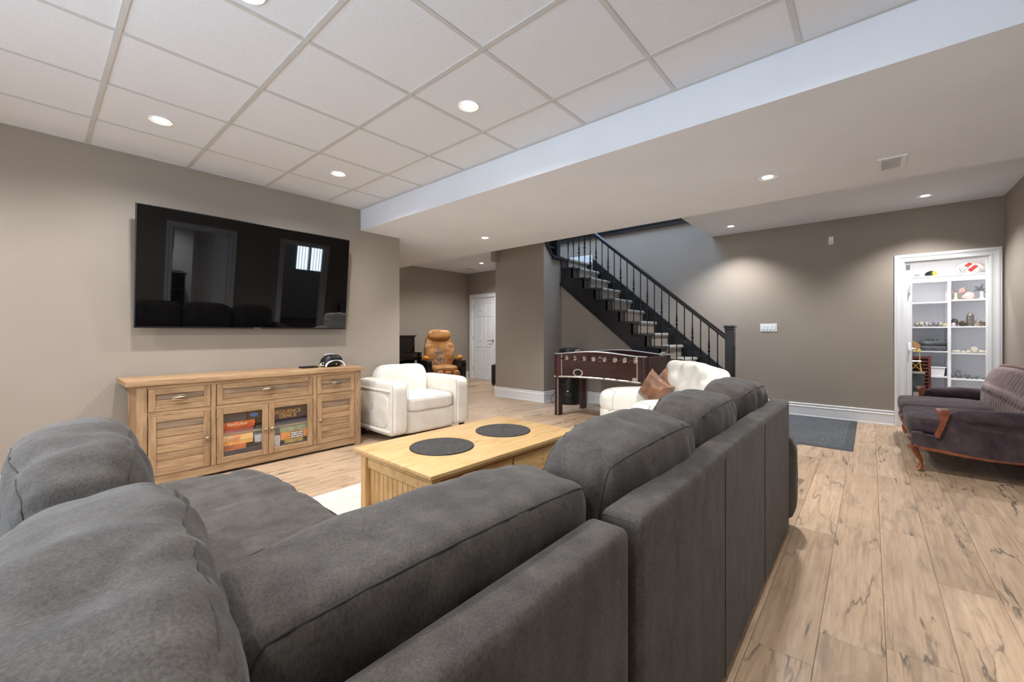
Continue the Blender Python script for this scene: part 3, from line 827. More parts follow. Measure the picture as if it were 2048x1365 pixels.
def cup_pull(par, x, z):
    b = B()
    def f(u, v):
        a = PI * u; t = v * PI / 2
        return Vector((x + 0.047 * math.cos(a) * (0.35 + 0.65 * math.sin(t)) , YF - 0.003 - 0.026 * math.cos(t) * math.sin(a) ** 0.5 - 0.001, z + 0.025 * math.sin(a) * (0.4 + 0.6 * math.sin(t)) - 0.003))
    b.grid(f, 16, 6)
    b.tube([(x - 0.049, YF - 0.004, z - 0.003), (x - 0.037, YF - 0.004, z + 0.016), (x, YF - 0.004, z + 0.026), (x + 0.037, YF - 0.004, z + 0.016), (x + 0.049, YF - 0.004, z - 0.003)], 0.003, 6)
    b.tube([(x - 0.045, YF - 0.006, z - 0.004), (x - 0.025, YF - 0.024, z - 0.006), (x, YF - 0.029, z - 0.006), (x + 0.025, YF - 0.024, z - 0.006), (x + 0.045, YF - 0.006, z - 0.004)], 0.0022, 6)
    b.o('cup_pull', m_bronze, par, True)
def knob(par, x, z):
    B().lathe([(0.008, 0), (0.007, -0.012), (0.016, -0.018), (0.0185, -0.025), (0.013, -0.032), (0.002, -0.033)], (x, YF - 0.002, z), 14, 'y').o('knob', m_bronze, par, True)
for (x0, x1) in cols:
    d = frame_front('drawer', x0 + 0.003, x1 - 0.003, 0.565, 0.735, 0.042, 2)
    cup_pull(d, (x0 + x1) / 2, 0.652)
    B().box(x0 + 0.02, x1 - 0.02, YF + 0.02, 4.38, 0.575, 0.72).o('drawer_box', m_pine_d, d)
da = frame_front('door', 0.550, 0.929, 0.087, 0.531, 0.045, 6); knob(da, 0.907, 0.311)
db = frame_front('door', 0.971, 1.351, 0.087, 0.531, 0.046, 0, True); knob(db, 1.329, 0.305)
dc = frame_front('door', 1.355, 1.734, 0.087, 0.531, 0.046, 0, True); knob(dc, 1.378, 0.304)
dd = frame_front('door', 1.777, 2.153, 0.087, 0.531, 0.045, 6); knob(dd, 1.799, 0.311)
for dr, xh in ((da, 0.548), (db, 0.969), (dc, 1.736), (dd, 2.155)):
    for z in (0.16, 0.46): B().box(xh - 0.003, xh + 0.003, YF - 0.005, YF + 0.003, z - 0.02, z + 0.02).o('hinge', m_bronze, dr)
# board games behind the glass: (x0, x1, z0, z1, y, colour, label, text, text colour, size)
def game(x0, x1, z0, z1, yf, c, label, txt=None, tc=(240, 235, 225), ts=0.03, dep=0.26, c2=None, tx=None):
    yf -= 0.035
    t = thing('game_box', label, 'game box', (0, 0, 0), 0, 'board games in the media cabinet')
    mm = mat('box_card', c, 0.5, c2=c2 or tuple(v * 0.8 for v in c), ns=18)
    B().box(x0, x1, yf, yf + dep, z0, z1 - 0.002, 0.002, 1).o('box', mm, t)
    B().box(x0 - 0.002, x1 + 0.002, yf - 0.002, yf + dep + 0.002, z0 + (z1 - z0) * 0.35, z1, 0.002, 1).o('lid', mm, t)
    if txt:
        tm = mat('print', tc, 0.6, c2=tc, ns=5)
        zz = z0 + (z1 - z0) * 0.62
        lines = txt.split('|')
        for i, s in enumerate(lines):
            text(s, ts, t, (tx or (x0 + x1) / 2, yf - 0.0035, zz + ts * 0.85 * ((len(lines) - 1) / 2 - i)), (R(90), 0, 0), tm)
    return t
zs, zl = 0.1002, 0.3122
game(1.00, 1.30, zs, 0.168, 4.07, (40, 38, 56), 'navy game box at the bottom left behind the glass', None, c2=(30, 28, 44))
game(1.00, 1.19, 0.1682, 0.212, 4.075, (226, 118, 48), 'thin orange game box lying on the navy box', 'KOUT', (60, 36, 24), 0.034, tx=1.06)
game(0.995, 1.24, 0.2122, 0.292, 4.07, (228, 180, 88), 'yellow and orange game box under the cabinet shelf', 'Tocer!', (150, 84, 60), 0.040, tx=1.09, c2=(226, 140, 62))
game(1.305, 1.345, zs, 0.135, 4.06, (176, 64, 104), 'thin magenta game box beside the navy box', dep=0.2)
game(1.305, 1.345, 0.1352, 0.20, 4.065, (58, 60, 50), 'dark olive game box standing on the magenta box', dep=0.2)
game(1.00, 1.245, zl, 0.345, 4.08, (176, 62, 44), 'thin red game box on the cabinet shelf', dep=0.26)
game(1.00, 1.26, 0.3452, 0.402, 4.085, (232, 110, 36), 'orange game box stacked on the thin red box', 'PanCultur', (250, 230, 210), 0.036, tx=1.13)
game(1.00, 1.20, 0.4022, 0.47, 4.09, (62, 64, 84), 'slate blue game box on top of the orange one')
gx_ = game(1.21, 1.31, 0.4022, 0.47, 4.10, (52, 44, 48), 'dark game box with a blue oval beside the slate one', dep=0.2)
B().ball((1.26, 4.0625, 0.440), 0.036, 0.0012, 0.018).o('emblem', mat('blue_print', (40, 130, 200), 0.5, c2=(30, 110, 180), ns=8), gx_, True)
game(1.275, 1.345, zl, 0.40, 4.08, (22, 22, 24), 'small black game box at the shelf middle', dep=0.2)
game(1.425, 1.70, zl, 0.474, 4.085, (44, 38, 62), 'tall dark violet game box with gold lettering', 'SEQUENCE|DENCE', (214, 168, 80), 0.046, tx=1.53, c2=(34, 30, 52))
gk_ = game(1.375, 1.42, zl, 0.40, 4.075, (18, 18, 20), 'small black card box beside the violet game', dep=0.2)
for i in range(4): B().box(1.379 + i * 0.0095, 1.386 + i * 0.0095, 4.0365, 4.0376, 0.335, 0.345).o('white_square', m_white, gk_)
game(1.47, 1.70, zs, 0.14, 4.08, (96, 84, 86), 'thin brown game box at the bottom right behind the glass', None)
game(1.385, 1.46, zs, 0.125, 4.06, (92, 190, 92), 'thin green game box in the bottom right corner of the glass door', dep=0.2)
game(1.50, 1.66, 0.1402, 0.178, 4.075, (190, 170, 90), 'small yellow game box on the thin brown box', None, dep=0.2)
go_ = game(1.465, 1.715, 0.1782, 0.245, 4.07, (232, 146, 66), 'orange game box with crowded black and white lettering', None)
rq = random.Random(9)
B().box(1.545, 1.66, 4.0322, 4.0328, 0.182, 0.243).o('print_field', m_black, go_)
for r_ in range(3):
    for i in range(8): B().box(1.55 + i * 0.0135, 1.558 + i * 0.0135 + rq.random() * 0.003, 4.0312, 4.0322, 0.186 + r_ * 0.019, 0.196 + r_ * 0.019 + rq.random() * 0.005).o('print_mark', m_white, go_)
game(1.375, 1.458, 0.1252, 0.225, 4.07, (200, 204, 206), 'pale grey game box beside the orange lettered one', dep=0.2)
game(1.465, 1.715, 0.2452, 0.290, 4.08, (150, 160, 108), 'sage green game box just under the cabinet shelf', None)
game(1.258, 1.345, 0.2002, 0.262, 4.07, (198, 200, 200), 'pale grey game box beside the yellow one', dep=0.2)

# ------------------------------------------------------------------ television, tilted forward on its bracket
tv = thing('television', 'large black wall-mounted flat television above the pine cabinet', 'television', (1.385, 4.385, 1.193), 0, rot=(R(5.73), 0, 0))
TW, TH = 0.868, 0.975
B().box(-TW, TW, -0.004, 0.03, 0.0, TH, 0.003, 2).o('case', m_black, tv)
B().box(-TW + 0.008, TW - 0.008, -0.006, -0.003, 0.014, TH - 0.008).o('screen', m_screen, tv)
B().box(-TW, TW, -0.0075, 0.0, 0.0, 0.010).o('bezel', m_iron, tv)
B().box(-0.03, 0.03, -0.009, -0.003, 0.001, 0.010).o('badge', m_chrome, tv)
B().box(-0.25, 0.25, 0.03, 0.05, 0.25, 0.75).o('mount_plate', m_black, tv)
br = B().box(-0.2, 0.2, 0.05, 0.11, 0.3, 0.36).box(-0.2, 0.2, 0.05, 0.165, 0.6, 0.66).o('mount_arm', m_black, tv)

# ------------------------------------------------------------------ headset on the cabinet
hs = thing('vr_headset', 'black and white virtual reality headset resting on the pine cabinet', 'headset', (2.03, 4.24, 0.802), R(8))
def visor(c, sx=0.105, sy=0.075, sz=0.115):
    x, y, z = c
    k = (abs(x) ** 3.2 + abs(y) ** 3.2 + abs(z) ** 3.2) ** (1 / 3.2)
    q = Vector((x / k, y / k, z / k))
    return Vector((q.x * sx * (1 - 0.15 * q.z), q.y * sy * (1 - 0.3 * max(q.z, 0)) - 0.012 * q.z, q.z * sz * 0.55 + 0.0635))
B().blob(visor, 10).o('visor', m_black, hs, 'all')
arc = lambda r, h, y: [(r * math.cos(PI * i / 16), y, h * math.sin(PI * i / 16) + 0.006) for i in range(17)]
B().tube(arc(0.106, 0.062, -0.066), 0.009, 8).o('front_rim', m_white, hs, True)
B().tube([(-0.106, -0.03, 0.04), (-0.09, 0.0, 0.095), (-0.05, 0.02, 0.128), (0.0, 0.025, 0.132), (0.05, 0.02, 0.124), (0.09, 0.0, 0.09), (0.106, -0.03, 0.035)], 0.004, 8).o('head_band', m_white, hs, True)
B().ball((0.01, -0.071, 0.028), 0.006, 0.004, 0.006).o('sensor', m_silver, hs, True)
B().tube([(-0.10, -0.02, 0.02), (-0.14, -0.02, 0.025), (-0.125, -0.02, 0.045)], 0.006, 6).o('strap', m_white, hs, True)
rm = thing('media_player', 'flat black media device lying on the cabinet beside the headset', 'device', (1.80, 4.25, 0.802), R(5))
B().box(-0.075, 0.075, -0.05, 0.05, 0, 0.018, 0.006, 2).o('case', m_black, rm)
B().box(-0.03, 0.03, -0.0515, -0.049, 0.006, 0.012).o('front_strip', m_gloss, rm)

# ------------------------------------------------------------------ white leather club chair beside the cabinet
c1 = thing('armchair', 'boxy cream leather armchair beside the pine cabinet, backed to the taupe wall', 'armchair', (2.90, 4.045, 0), R(-2.5))
hw, y0, y1 = 0.505, -0.42, 0.40          # front is -y
for s in (-1, 1):
    f = cush_f(0.185, 0.83, 0.56, p=9, wr=0.003, seed=s + 3)
    a = B().blob(f, 16).o('arm', m_leather, c1, 'all', (s * (hw - 0.093), -0.005, 0.36))
    # raised welt frame and tufted outer panel
    f2 = cush_f(0.02, 0.66, 0.36, p=5, wr=0.004, seed=s, fr=(9, 9, 9), extra=lambda q, w: Vector((w.x * (1 - 0.9 * math.exp(-((w.y / 0.03) ** 2 + (w.z / 0.03) ** 2))), w.y, w.z)))
    B().blob(f2, 16).o('outer_panel', m_leather, a, 'all', (s * 0.094, 0.01, -0.02))
    B().tube([(s * 0.098, -0.36, 0.19), (s * 0.098, 0.38, 0.19)], 0.012, 8).o('welt', m_leather, a, True)
    B().tube([(s * 0.094, -0.36, -0.23), (s * 0.094, 0.38, -0.23)], 0.018, 8).o('welt', m_leather, a, True)
    B().ball((s * 0.099, 0.01, -0.02), 0.006, 0.012, 0.012).o('button', m_lseam, a, True)
    B().tube([(s * 0.104, 0.02, -0.02), (s * 0.101, 0.30, -0.03)], 0.0025, 5).o('seam', m_lseam, a, True)
    B().tube([(s * 0.104, 0.0, 0.0), (s * 0.101, -0.03, 0.15)], 0.0025, 5).o('seam', m_lseam, a, True)
    for e in (-1, 1): B().tube([(e * 0.09, -0.40, -0.24), (e * 0.09, -0.405, 0.2), (e * 0.088, -0.395, 0.262)], 0.0025, 5).o('seam', m_lseam, a, True)
B().blob(cush_f(2 * hw - 0.3, 0.78, 0.26, p=10, wr=0.002), 10).o('base', m_leather, c1, 'all', (0, 0.01, 0.20))
cushion('seat_cushion', c1, (2 * hw - 0.355, 0.66, 0.17), (0, -0.075, 0.385), None, m_leather, m_lseam, [('z', 0.75), ('z', -0.75)], n=16, p=6, wr=0.005, seed=2.0, sr=0.002)
cushion('back_cushion', c1, (2 * hw - 0.33, 0.22, 0.46), (0, 0.25, 0.545), (R(-10), 0, 0), m_leather, m_lseam, [('y', -0.8)], n=18, p=4.5, wr=0.012, seed=4.0, fr=(8, 5, 4), sr=0.002)
B().blob(cush_f(2 * hw - 0.02, 0.15, 0.56, p=8, wr=0.003), 10).o('back_frame', m_leather, c1, 'all', (0, 0.335, 0.36))
for (x, y) in ((-0.44, -0.36), (0.44, -0.36), (-0.44, 0.34), (0.44, 0.34)): B().box(x - 0.025, x + 0.025, y - 0.025, y + 0.025, 0, 0.09, 0.003, 1).o('leg', m_black, c1)

# ------------------------------------------------------------------ white leather rolled-arm chair behind the sofa end
c2 = thing('armchair', 'white leather rolled-arm chair holding brown satin pillows behind the sofa end', 'armchair', (3.72, 1.45, 0), R(226))
# local: front is -y... chair is turned so that it faces the hallway
for s in (-1, 1):
    f = cush_f(0.24, 0.80, 0.27, p=3.6, wr=0.005, seed=s + 9, fr=(7, 4, 7))
    a = B().blob(f, 16).o('arm', m_leather, c2, 'all', (s * 0.40, -0.02, 0.475))
    B().tube(seam_pts(f, 'y', -0.9), 0.003, 5, closed=True).o('seam', m_lseam, a, True)
    B().blob(cush_f(0.17, 0.78, 0.38, p=9, wr=0.003, seed=s), 10).o('side_panel', m_leather, c2, 'all', (s * 0.40, -0.02, 0.25))
B().blob(cush_f(0.68, 0.76, 0.26, p=9, wr=0.002), 10).o('base', m_leather, c2, 'all', (0, -0.01, 0.19))
cushion('seat_cushion', c2, (0.60, 0.70, 0.18), (0, -0.07, 0.335), None, m_leather, m_lseam, [('z', 0.7)], n=14, p=5, wr=0.008, seed=12, sr=0.002)
def drape(q, w):
    w.z += 0.008 * math.cos(q.x * 2.2) * max(q.z, 0)
    w.y += 0.02 * math.sin(q.x * 5) * (1 - abs(q.z))
    return w
B().blob(cush_f(0.90, 0.24, 0.34, p=4.6, wr=0.022, seed=17, fr=(7, 6, 6), extra=drape), 24).o('back_cushion', m_leather, c2, 'all', (0, 0.32, 0.70), (R(-12), 0, 0))
B().blob(cush_f(0.66, 0.20, 0.36, p=3.6, wr=0.02, seed=21, fr=(12, 6, 5)), 18).o('lumbar_cushion', m_leather, c2, 'all', (0, 0.26, 0.47), (R(-8), 0, 0))
B().blob(cush_f(0.84, 0.16, 0.62, p=7, wr=0.004), 10).o('back_frame', m_leather, c2, 'all', (0, 0.37, 0.36))
for (x, y) in ((-0.4, -0.34), (0.4, -0.34), (-0.36, 0.34), (0.36, 0.34)): B().box(x - 0.025, x + 0.025, y - 0.025, y + 0.025, 0, 0.08).o('leg', m_black, c2)
def pillow(label, loc, rot, size, seed):
    t = thing('throw_pillow', label, 'pillow', loc, 0, 'brown satin pillows', rot)
    def f(c):
        x, y, z = c
        u, w = x, z
        th = (1 - u ** 4) ** 0.5 * (1 - w ** 4) ** 0.5 if abs(u) < 1 and abs(w) < 1 else 0
        s_ = 1 - 0.20 * (1 - abs(w) ** 2) * abs(u) ** 2
        r_ = 1 - 0.20 * (1 - abs(u) ** 2) * abs(w) ** 2
        n_ = noise.noise(Vector((u * 2.4 + seed, w * 2.4, seed))) * 0.012
        return Vector((u * size * s_, (y * (0.085 * th + 0.006)) + n_ * th, w * size * r_))
    o = B().blob(f, 18).o('cover', m_satin, t, 'all')
    e = [f(Vector(c)) for c in [(-1 + 2 * i / 12, 0, -1) for i in range(12)] + [(1, 0, -1 + 2 * i / 12) for i in range(12)] + [(1 - 2 * i / 12, 0, 1) for i in range(12)] + [(-1, 0, 1 - 2 * i / 12) for i in range(12)]]
    B().tube(e, 0.005, 6, closed=True).o('piping', m_satin, t, True)
    return t
PIL = [((3.90, 1.56, 0.60), (R(-10), R(30), R(250)), 0.15, 1.0, 'brown satin pillow standing in front on the white chair'),
       ((4.06, 1.50, 0.61), (R(-10), R(34), R(236)), 0.15, 2.0, 'brown satin pillow tucked behind the other on the white chair')]
for (l, r_, s_, sd, lb) in PIL: pillow(lb, l, r_, s_, sd)

# ------------------------------------------------------------------ football table
fo = thing('foosball_table', 'dark mahogany table football game with chrome rods', 'game table', (0, 0, 0))
X0, X1, Y0, Y1, Z0, Z1 = 4.80, 5.58, 2.02, 3.36, 0.53, 0.875
def arch(y):       # long sides rise to a gentle hump
    t = (y - Y0) / (Y1 - Y0)
    return Z1 - 0.018 + 0.045 * math.sin(PI * min(1, max(0, (t - 0.08) / 0.9))) ** 1.3
def side(x0, x1, nm):
    ys = [Y0 + (Y1 - Y0) * i / 24 for i in range(25)]
    lowz = [Z0 + 0.02 * math.sin(PI * i / 24) for i in range(25)]
    poly = [(y, arch(y)) for y in ys] + [(y, z) for y, z in zip(ys[::-1], lowz[::-1])]
    o = B().prism(poly, 'x', x0, x1).o(nm, m_mahog, fo)
    xa = x0 - 0.004 if x0 < 5 else x1 + 0.0
    B().tube([((x0 + x1) / 2, y, arch(y)) for y in ys], 0.012, 8).o('edge_trim', m_silver, o, True)
    B().tube([(x0 if x0 < 5 else x1, y, z + 0.012) for y, z in zip(ys, lowz)], 0.013, 6).o('edge_trim', m_silver, o, True)
    return o
s1 = side(X0, X0 + 0.03, 'side_panel'); s2 = side(X1 - 0.03, X1, 'side_panel')
for (ya, yb) in ((Y0, Y0 + 0.03), (Y1 - 0.03, Y1)):
    B().box(X0 + 0.03, X1 - 0.03, ya, yb, Z0, Z1 - 0.02, 0.003, 1).o('end_panel', m_mahog, fo)
B().box(X0 + 0.03, X1 - 0.03, Y0 + 0.03, Y1 - 0.03, Z0 + 0.02, 0.70).o('playfield', mat('green_field', (40, 92, 54), 0.6, c2=(34, 80, 46), ns=10), fo)
for (x, y) in ((X0, Y0), (X0, Y1), (X1, Y0), (X1, Y1)):
    # rounded corner posts
    sx, sy = (1 if x == X0 else -1), (1 if y == Y0 else -1)
    cx_, cy_ = x + sx * 0.05, y + sy * 0.05
    pr = [(x, y + sy * 0.12)]
    for i in range(7):
        a = PI / 2 * i / 6
        pr.append((cx_ - sx * 0.065 * math.cos(a), cy_ - sy * 0.065 * math.sin(a)))
    pr += [(x + sx * 0.12, y)] + [(x + sx * 0.12, y + sy * 0.03), (x + sx * 0.03, y + sy * 0.12)]
    po = B().prism(pr, 'z', Z0 - 0.005, Z1 - 0.015).o('corner_post', m_mahog, fo, True)
    B().box(x - sx * 0.004, x + sx * 0.010, y + sy * 0.114, y + sy * 0.126, Z0, Z1 - 0.015).o('edge_trim', m_silver, po)
    lg = B().box(min(x, x + sx * 0.12), max(x, x + sx * 0.12), min(y, y + sy * 0.055), max(y, y + sy * 0.055), 0.0, Z0, 0.004, 1).o('leg', m_mahog, fo)
    B().box(x - sx * 0.003, x + sx * 0.01, y + sy * 0.05, y + sy * 0.061, 0.01, Z0).o('edge_trim', m_silver, lg)
    B().lathe([(0.035, 0), (0.04, 0.012), (0.02, 0.02)], (x + sx * 0.06, y + sy * 0.028, 0.0), 14).o('foot', m_black, lg, True)
B().lathe([(0.062, 0), (0.068, -0.006), (0.05, -0.008), (0.046, 0.0)], (X0 - 0.0005, 2.975, 0.615), 28, 'x', 1.15, 0.78).o('goal_ring', m_silver, fo, True)
B().lathe([(0.047, -0.002), (0.046, -0.004), (0.01, -0.0045)], (X0 - 0.002, 2.975, 0.615), 24, 'x', 1.15, 0.78).o('goal_hole', m_gloss, fo, True)
B().lathe([(0.03, 0), (0.03, -0.003), (0.002, -0.004)], (X0 - 0.0005, 2.17, 0.583), 20, 'x', 1.2, 0.7).o('badge', m_silver, fo, True)
hy = [3.15, 3.02, 2.875, 2.735, 2.64, 2.575, 2.43, 2.30, 2.155]
hx = [0.10, 0.07, 0.09, 0.13, 0.04, 0.11, 0.16, 0.12, 0.13]
for i, (y, d) in enumerate(zip(hy, hx)):
    z = 0.812
    ro_ = B().tube([(X0 - d, y, z), (X1 + 0.30 - d, y, z)], 0.0075, 8).o('rod', m_chrome, fo, True)
    B().lathe([(0.030, 0.0), (0.036, -0.006), (0.032, -0.014), (0.014, -0.016)], (X0 - 0.0005, y, z), 18, 'x').o('bearing', m_chrome, ro_, True)
    B().lathe([(0.010, 0.0), (0.016, -0.02), (0.013, -0.06), (0.016, -0.095), (0.008, -0.105)], (X0 - d + 0.04, y, z), 12, 'x').o('grip', mat('grip_red', (96, 30, 38), 0.4, c2=(80, 24, 32), ns=9) if i == 0 else MATS['grip_red'], ro_, True)
    for xx in (5.0, 5.2, 5.4): B().box(xx - 0.012, xx + 0.012, y - 0.008, y + 0.008, 0.73, 0.835, 0.004, 1).o('player', m_black, ro_)
for (y, nm) in ((Y1 - 0.03, 'far'), (Y0 + 0.02, 'near')):
    e = B().box(5.30, 5.42, y - 0.02, y + 0.02, Z1 - 0.02, Z1 + 0.005, 0.003, 1).o('score_counter', m_silver, fo)
    B().tube([(5.31, y, Z1 + 0.012), (5.41, y, Z1 + 0.012)], 0.018, 10).o('score_beads', m_silver, e, True)

# ------------------------------------------------------------------ tall rounded black speaker behind the football table
sp = thing('tower_fan_heater', 'tall rounded black cylinder unit with round port behind the football table', 'appliance', (5.74, 3.72, 0))
sp.name = 'tower_speaker'; sp['category'] = 'speaker'; sp['label'] = 'tall rounded black speaker with a round port behind the football table'
B().lathe([(0.15, 0.0), (0.165, 0.015), (0.17, 0.06), (0.17, 0.84), (0.16, 0.885), (0.13, 0.905), (0.02, 0.91)], n=32).o('body', m_black, sp, True)
B().lathe([(0.055, 0), (0.06, 0.012), (0.045, 0.014), (0.035, -0.005), (0.002, -0.006)], (0, 0, 0), 20, 'x').xf(Matrix.Rotation(R(205), 4, 'Z') @ Matrix.Translation((0.168, 0, 0.17))).o('port', m_gloss, sp, True)
B().tube([(0.17 * math.cos(a), 0.17 * math.sin(a), 0.36 + 0.13 * math.sin((a - 3.2) * 2)) for a in [2.6 + 0.1 * i for i in range(20)]], 0.012, 8).o('trim_band', m_gloss, sp, True)
T(B().tube([(5.56, 3.86, 0.22), (5.53, 3.90, 0.16), (5.52, 3.93, 0.08), (5.54, 3.93, 0.012), (5.58, 3.93, 0.008)], 0.004, 6).o('cable', m_black, None, True), 'thin black cable looping down beside the tall black speaker', 'cable')

# ------------------------------------------------------------------ doormat
dm = thing('doormat', 'grey ribbed doormat on the floor by the back wall', 'doormat', (0, 0, 0))
B().box(5.19, 6.985, 0.125, 1.03, 0.0, 0.006, 0.003, 1).o('rubber_border', m_matedge, dm)
nrow, ncol = 40, 16
rb = B()
for i in range(nrow):
    xx = 5.25 + (6.92 - 5.25) * (i + 0.5) / nrow
    for j in range(ncol):
        yy = 0.19 + (0.97 - 0.19) * (j + 0.5) / ncol + (0.012 if i % 2 else -0.012)
        rb.box(xx - 0.016, xx + 0.016, yy - 0.021, yy + 0.021, 0.005, 0.010, 0.002, 1)
rb.o('ribs', m_mat, dm)['kind'] = 'stuff'

# ------------------------------------------------------------------ plum loveseat against the right wall
lv = thing('loveseat', 'plum velvet loveseat with tufted back and carved wood trim', 'loveseat', (5.72, -0.67, 0))
LW, LF, LB = 0.93, 0.40, -0.41           # half width, front y, back y
# serpentine seat rail (upholstered apron) and wood strip below
def apron(x): return 0.225 + 0.02 * math.cos(3 * PI * x / LW)
n = 40
ys_ = lambda x: LF + 0.012 * math.cos(4 * PI * x / LW)
b = B()
b.grid(lambda u, v: Vector((-LW + 2 * LW * u, ys_(-LW + 2 * LW * u) - 0.012 * (1 - math.sin(PI * v)), apron(-LW + 2 * LW * u) + v * (0.335 - apron(-LW + 2 * LW * u)))), n, 6)
b.o('apron', m_velvet, lv, True)
B().tube([(-LW + 2 * LW * i / n, ys_(-LW + 2 * LW * i / n), apron(-LW + 2 * LW * i / n) - 0.006) for i in range(n + 1)], 0.013, 8).o('wood_rail', m_frame, lv, True)
B().box(-LW + 0.005, LW - 0.005, LB + 0.03, LF - 0.014, 0.235, 0.31).o('seat_deck', m_velvet, lv)
for s in (-1, 1):
    # outer side panel with curved lower edge and wood strip
    m = 24
    def low(t): return 0.215 - 0.03 * math.sin(PI * t) + 0.0
    poly = [(LF - 0.16 - (LF - 0.16 - LB) * i / m, low(i / m)) for i in range(m + 1)]
    poly = [(LF - 0.02, 0.22)] + poly + [(LB, 0.50), (0.20, 0.50), (0.21, 0.42), (0.24, 0.34), (0.255, 0.31), (LF - 0.012, 0.325)]
    sd = B().prism(poly, 'x', s * LW - 0.02, s * LW + 0.02).o('side_panel', m_velvet, lv)
    pts = [(s * (LW + 0.008), LF - 0.0, 0.222)] + [(s * (LW + 0.008), LF - 0.06 - (LF - 0.06 - LB) * i / m, low(i / m) - 0.008) for i in range(m + 1)]
    B().tube(pts, 0.013, 8).o('wood_rail', m_frame, sd, True)
    B().tube([(p[0] + s * 0.006, p[1], p[2] + 0.014) for p in pts], 0.006, 6).o('wood_bead', m_frame, sd, True)
    # rolled arm pad
    f = cush_f(0.125, 0.62, 0.12, p=2.6, wr=0.004, seed=s + 30)
    B().blob(f, 12).o('arm_pad', m_velvet, lv, 'all', (s * (LW - 0.005), -0.13, 0.495))
    # carved S-shaped arm front
    sp_ = [(.272,.538),(.264,.518),(.247,.49),(.238,.44),(.252,.39),(.276,.33),(.272,.305),(.245,.305),(.232,.36),(.210,.42),(.206,.47),(.198,.50),(.185,.525),(.20,.542)]
    sp_o = [(LF - 0.165, 0.545), (LF - 0.14, 0.535), (LF - 0.10, 0.53), (LF - 0.115, 0.50), (LF - 0.16, 0.45), (LF - 0.175, 0.40), (LF - 0.145, 0.34), (LF - 0.12, 0.30), (LF - 0.155, 0.285), (LF - 0.185, 0.33), (LF - 0.215, 0.39), (LF - 0.21, 0.45), (LF - 0.20, 0.50), (LF - 0.22, 0.54)]
    B().prism(sp_[::-1], 'x', s * LW - 0.036, s * LW + 0.036, 0.006).o('arm_front', m_frame, lv, True)
# seat cushions
for i, (xa, xb) in enumerate(((-LW + 0.05, -0.005), (0.005, LW - 0.05))):
    cushion('seat_cushion', lv, (xb - xa, 0.72, 0.15), ((xa + xb) / 2, 0.075, 0.375), None, m_velvet, MATS['plum_velvet'], [('z', 0.8), ('z', -0.8)], n=16, p=6, wr=0.006, seed=i + 40, sr=0.004)
# tufted back: vertical channels that shift by half a channel across the button rows
NCH = 19
def tuft(u, v):
    x = -LW + 0.06 + (2 * LW - 0.12) * u
    top = 0.80 + 0.035 * math.sin(PI * u) ** 0.7
    z = 0.43 + (top - 0.43) * v
    mid = math.exp(-((v - 0.42) / 0.2) ** 2)
    ph = 0.5 * (1 if 0.34 < v < 0.52 else 0)
    sm = 0.5 * (1 + math.tanh((v - 0.34) / 0.03)) * 0.5 * (1 - math.tanh((v - 0.52) / 0.03))
    c = abs(math.cos(PI * (u * NCH + 0.5 * sm)))
    d = 0.05 * (c ** 0.7) + 0.03 * math.sin(PI * v) - 0.008 * (1 - c) * (math.exp(-((v - 0.34) / 0.04) ** 2) + math.exp(-((v - 0.52) / 0.04) ** 2))
    y = LB + 0.17 - 0.10 * v - 0.03 * (1 - math.sin(PI * u) ** 0.3) + d
    if v > 0.93: y -= 0.08 * ((v - 0.93) / 0.07) ** 2
    return Vector((x, y, z))
bk = B().grid(tuft, NCH * 8, 40).o('tufted_back', m_velvet_l, lv, 'all')
poly = [(-LW + 0.05, 0.3)] + [(-LW + 0.05 + (2 * LW - 0.1) * i / 30, 0.795 + 0.035 * math.sin(PI * i / 30) ** 0.7) for i in range(31)] + [(LW - 0.05, 0.3)]
B().prism(poly, 'y', LB - 0.01, LB + 0.07).o('back_panel', m_velvet, lv)
cr = [(-LW + 0.03, LB + 0.07, 0.50), (-LW + 0.03, LB + 0.06, 0.66)] + [(-LW + 0.04 + (2 * LW - 0.08) * i / 30, LB + 0.045, 0.80 + 0.035 * math.sin(PI * i / 30) ** 0.7 - (0.03 if i in (0, 30) else 0)) for i in range(31)] + [(LW - 0.03, LB + 0.06, 0.66), (LW - 0.03, LB + 0.07, 0.50)]
B().tube(cr, 0.022, 10).o('crest_rail', m_frame, lv, True)
for s in (-1, 1): B().blob(cush_f(0.07, 0.08, 0.12, p=5, wr=0.002, seed=s), 6).o('apron_corner', m_velvet, lv, 'all', (s * (LW - 0.016), LF - 0.028, 0.275))
def cabriole(x, y, out):
    pts, rs = [], []
    for i in range(15):
        t = i / 14
        z = 0.245 * (1 - t) + 0.012
        off = 0.022 * math.sin(2 * PI * t * 0.9 + 0.3)
        pts.append((x + out[0] * off, y + out[1] * off, z))
        rs.append(0.034 - 0.022 * min(1, t / 0.75) + (0.012 * max(0, (t - 0.8) / 0.2)))
    B().tube(pts, rs, 10).o('leg', m_legwood, lv, True)
for (x, y, o_) in ((-LW + 0.045, LF - 0.03, (-.5, 1)), (0, LF - 0.02, (0, 1)), (LW - 0.045, LF - 0.03, (.5, 1)), (-LW + 0.05, LB + 0.04, (-.5, -.6)), (LW - 0.05, LB + 0.04, (.5, -.6))): cabriole(x, y, o_)

